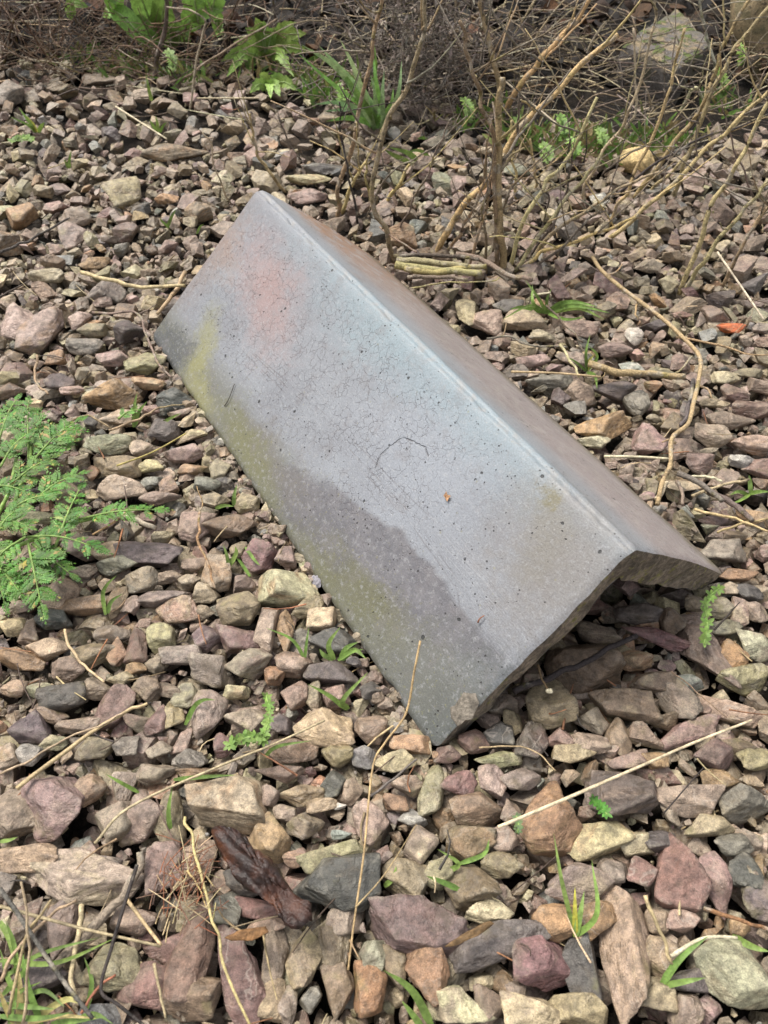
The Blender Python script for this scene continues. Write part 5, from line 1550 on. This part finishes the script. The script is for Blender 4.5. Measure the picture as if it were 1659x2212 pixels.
# ---- litter and ground cover behind the gravel: what nobody could count
mb = MB()
for k in range(2600):
    y = 1.12 + abs(R.gauss(0, .34)); x = R.uniform(-1.25, 1.25)
    if y < gravel_edge(x) - R.uniform(0, .05) or y > 2.4: continue
    z = float(ground_z(np.array(x), np.array(y))) + R.uniform(0, .035)
    s_ = R.uniform(.012, .042)
    th = R.uniform(0, 6.28)
    d = np.array([math.cos(th), math.sin(th), R.gauss(0, .55)]); d /= np.linalg.norm(d)
    p = np.array([x, y, z])
    cc = R.choice([(.014, .010, .008), (.020, .014, .010), (.030, .018, .011), (.011, .009, .008), (.06, .030, .015)])
    mb.blade([p - d * s_ * .5, p + np.array([0, 0, s_ * R.uniform(-.1, .3)]), p + d * s_ * .5], s_ * R.uniform(.4, .8), R.uniform(-.6, .7), 6, (R.gauss(0, .5), R.gauss(-.3, .5), 1), vary(cc, .4), lambda q: np.sin(np.clip(q * .9 + .06, 0, 1) * math.pi) ** .6 + .03)
tag(mb.build('leaf_litter', M_LITTER, None, (0, 1.3, 0)), kind='stuff')
mb = MB()
for k in range(1700):
    y = .98 + abs(R.gauss(0, .22)); x = R.uniform(-1.2, 1.2)
    if y < gravel_edge(x) - R.uniform(-.02, .16): continue
    z = float(ground_z(np.array(x), np.array(y))) + R.uniform(.016, .05)
    th = R.gauss(0, .6) + (math.pi if R.random() < .5 else 0)
    d = np.array([math.cos(th), math.sin(th), R.gauss(0, .22)])
    ln = R.uniform(.02, .10)
    p = np.array([x, y, z])
    mb.tube([p, p + d * ln * .5 + np.array([0, 0, R.gauss(0, .004)]), p + d * ln], R.uniform(.0004, .0011), .0004, 4, 4, 0, vary(R.choice([STRAW, GREYT, (.09, .065, .045), (.12, .085, .06), (.06, .045, .034), (.10, .07, .045), PALE]), .4), cap=False)
tag(mb.build('dead_grass_litter', M_STRAW, None, (0, 1.2, 0)), kind='stuff')
mb = MB()
for k in range(1150):
    cl = R.choice([(1150, 285), (1200, 310), (1060, 250), (1280, 290), (1350, 330), (1390, 300), (1120, 300), (1240, 330), (690, 180), (560, 150), (250, 145), (400, 165), (310, 150), (640, 160), (700, 205), (1000, 265), (1310, 315), (1450, 300), (180, 130), (1560, 230)])
    b = G(cl[0] + R.gauss(0, 30), cl[1] + R.gauss(0, 12), .004)
    d = np.array([R.gauss(0, .6), R.gauss(0, .4), R.uniform(.2, 1)]); d /= np.linalg.norm(d)
    ln = R.uniform(.008, .028)
    mb.blade([b, b + d * ln * .6, b + d * ln + np.array([0, 0, -.002])], ln * R.uniform(.08, .22), .2, 5, EYE - b, vary(R.choice([(.12, .22, .04), (.20, .22, .07), (.10, .17, .04), (.22, .17, .08)]), .3))
tag(mb.build('ground_cover', M_GREEN, None, (0, 1.1, 0)), kind='stuff')
# fine dry bits on the gravel itself
mb = MB()
for k in range(520):
    y = abs(R.gauss(0, .5)) + .03; x = R.uniform(-1, 1) * half_width(y)
    if y > 1.15 or under_tile((x, y), .01) is not None: continue
    th = R.uniform(0, 6.28); ln = R.uniform(.006, .035)
    d = np.array([math.cos(th), math.sin(th), R.gauss(0, .2)])
    p = np.array([x, y, R.uniform(.0, .014)])
    mb.tube([p, p + d * ln * .5 + np.array([R.gauss(0, .002), 0, R.gauss(0, .002)]), p + d * ln], R.uniform(.0003, .0008), .0003, 4, 4, 0, vary(R.choice([STRAW, (.10, .07, .05), CANE, DARK, (.22, .10, .05)]), .4), cap=False)
tag(mb.build('plant_litter', M_STRAW, None, (0, .4, 0)), kind='stuff')
mb = MB()
for k in range(90):                                       # reddish wisps by the wet leaf
    x, y = 395 + R.gauss(0, 28), 1930 + R.gauss(0, 45)
    p = G(x, y, R.uniform(.012, .026)); th = R.gauss(1.0, .7)
    d = np.array([math.cos(th), math.sin(th), R.gauss(0, .2)]); ln = R.uniform(.006, .022)
    mb.tube([p, p + d * ln * .5 + np.array([0, 0, .001]), p + d * ln], .0003, .0002, 4, 4, 0, vary(R.choice([(.25, .10, .05), STRAW, (.16, .09, .06)]), .3), cap=False)
tag(mb.build('root_wisps', M_STRAW, None, (-.1, .1, 0)), kind='stuff')

# ------------------------------------------------------------------ labels of the single stones
MARK = [((565, 1890), 'beside the wet brown leaf'), ((110, 1090), 'by the feathery green weed'), ((1300, 1330), 'under the open end of the tile'), ((940, 1690), 'below the lowest tile corner'),
        ((600, 1280), 'along the lower tile edge'), ((420, 960), "near the far lower edge of the tile"), ((1245, 1960), 'by the front grass tuft'), ((120, 2080), 'in the lower left grass'),
        ((1570, 2080), 'in the lower right corner'), ((850, 2100), 'at the front edge in the middle'), ((540, 1590), 'around the cleavers sprigs'), ((1350, 1690), 'under the long pale straw at right'),
        ((1470, 900), 'by the forked twig'), ((110, 720), 'at the left edge beyond the weed'), ((120, 1400), 'below the feathery weed'), ((150, 1620), 'by the thick split straw'),
        ((1200, 700), 'by the grass tuft beyond the crest'), ((300, 450), 'beyond the far end of the tile'), ((1560, 1330), 'right of the right tile corner'), ((1580, 1700), 'at the right edge below the tile'),
        ((760, 1480), 'under the tile near its tip'), ((500, 1720), 'around the big tan block stone')]
OWN = {}


def own(px, py, text):
    s = min(STONES, key=lambda q: (q['px'] - px) ** 2 + (q['py'] - py) ** 2)
    OWN[id(s)] = text


own(492, 1739, 'big squared tan stone with a flat top in the left front')
own(172, 1891, 'largest pinkish tan stone, long and slanting, at the lower left')
own(1350, 2054, 'tallest pale pink stone standing on end at the lower right')
own(1590, 2111, 'pale cream slab tilted in the lower right corner')
own(909, 2004, 'broad dark purple block near the front middle')
own(1074, 2029, 'long flat dark purple stone right of the dark purple block')
own(1577, 705, 'bright orange brick fragment at the right edge')
own(1187, 1761, 'large orange tan stone under the end of the long pale straw')
own(1357, 1724, 'large dark purple faceted stone at the right')
own(1259, 1431, 'largest olive brown stone under the open end of the tile')
own(1309, 923, 'large orange brown stone right of the tile')
own(240, 853, 'large orange brown stone between the weed and the tile')
own(125, 1739, 'large mauve stone with a reddish side by the left edge')
own(425, 2064, 'reddish slab with a pink vein at the front left')
own(525, 2109, 'upright reddish slab standing at the front edge')
own(725, 1914, 'largest dark olive grey stone right of the wet leaf')
own(457, 1451, 'grey triangular stone in the left middle')
own(705, 1571, 'big pale stone tipped with cream in front of the tile edge')
own(617, 1271, 'big pale angular stone touching the lower tile edge')
own(1424, 1406, 'longest mauve stone lying right of the open tile end')
own(377, 327, 'dark brown lump of rock beyond the far end of the tile')
cells = {}
for s in STONES:
    if id(s) in OWN:
        s['o']['label'] = OWN[id(s)]
    else:
        z = min(MARK, key=lambda q: (q[0][0] - s['px']) ** 2 + (q[0][1] - s['py']) ** 2)[1]
        cells.setdefault((WORD[s['code']], z), []).append(s)
    tag(s['o'], None, 'stone', 'loose stones lying on the gravel bed')
NTH = ['', '', 'second', 'third', 'fourth', 'fifth', 'sixth']
NUM = ['', 'one', 'two', 'three', 'four', 'five', 'six', 'seven', 'eight', 'nine', 'ten', 'eleven', 'twelve']
for (col, z), L in cells.items():
    by = {}
    for s in L: by.setdefault(s['shape'], []).append(s)
    for shp, Q in by.items():
        Q.sort(key=lambda s: s['px'])
        for i, s in enumerate(Q):
            if len(Q) == 1: t = f'{shp} {col} stone {z}'
            elif len(Q) == 2: t = f"{('left', 'right')[i]} one of two {shp} {col} stones {z}"
            else:
                k = 'leftmost' if i == 0 else 'rightmost' if i == len(Q) - 1 else NTH[i + 1] + ' from left'
                t = f'{k} of {NUM[len(Q)]} {shp} {col} stones {z}'
            s['o']['label'] = t if len(t.split()) <= 16 else t.replace('loose ', '').replace(' of the tile', '').replace(' the ', ' ')
for o in bpy.data.objects:
    if '_o' in o: del o['_o']
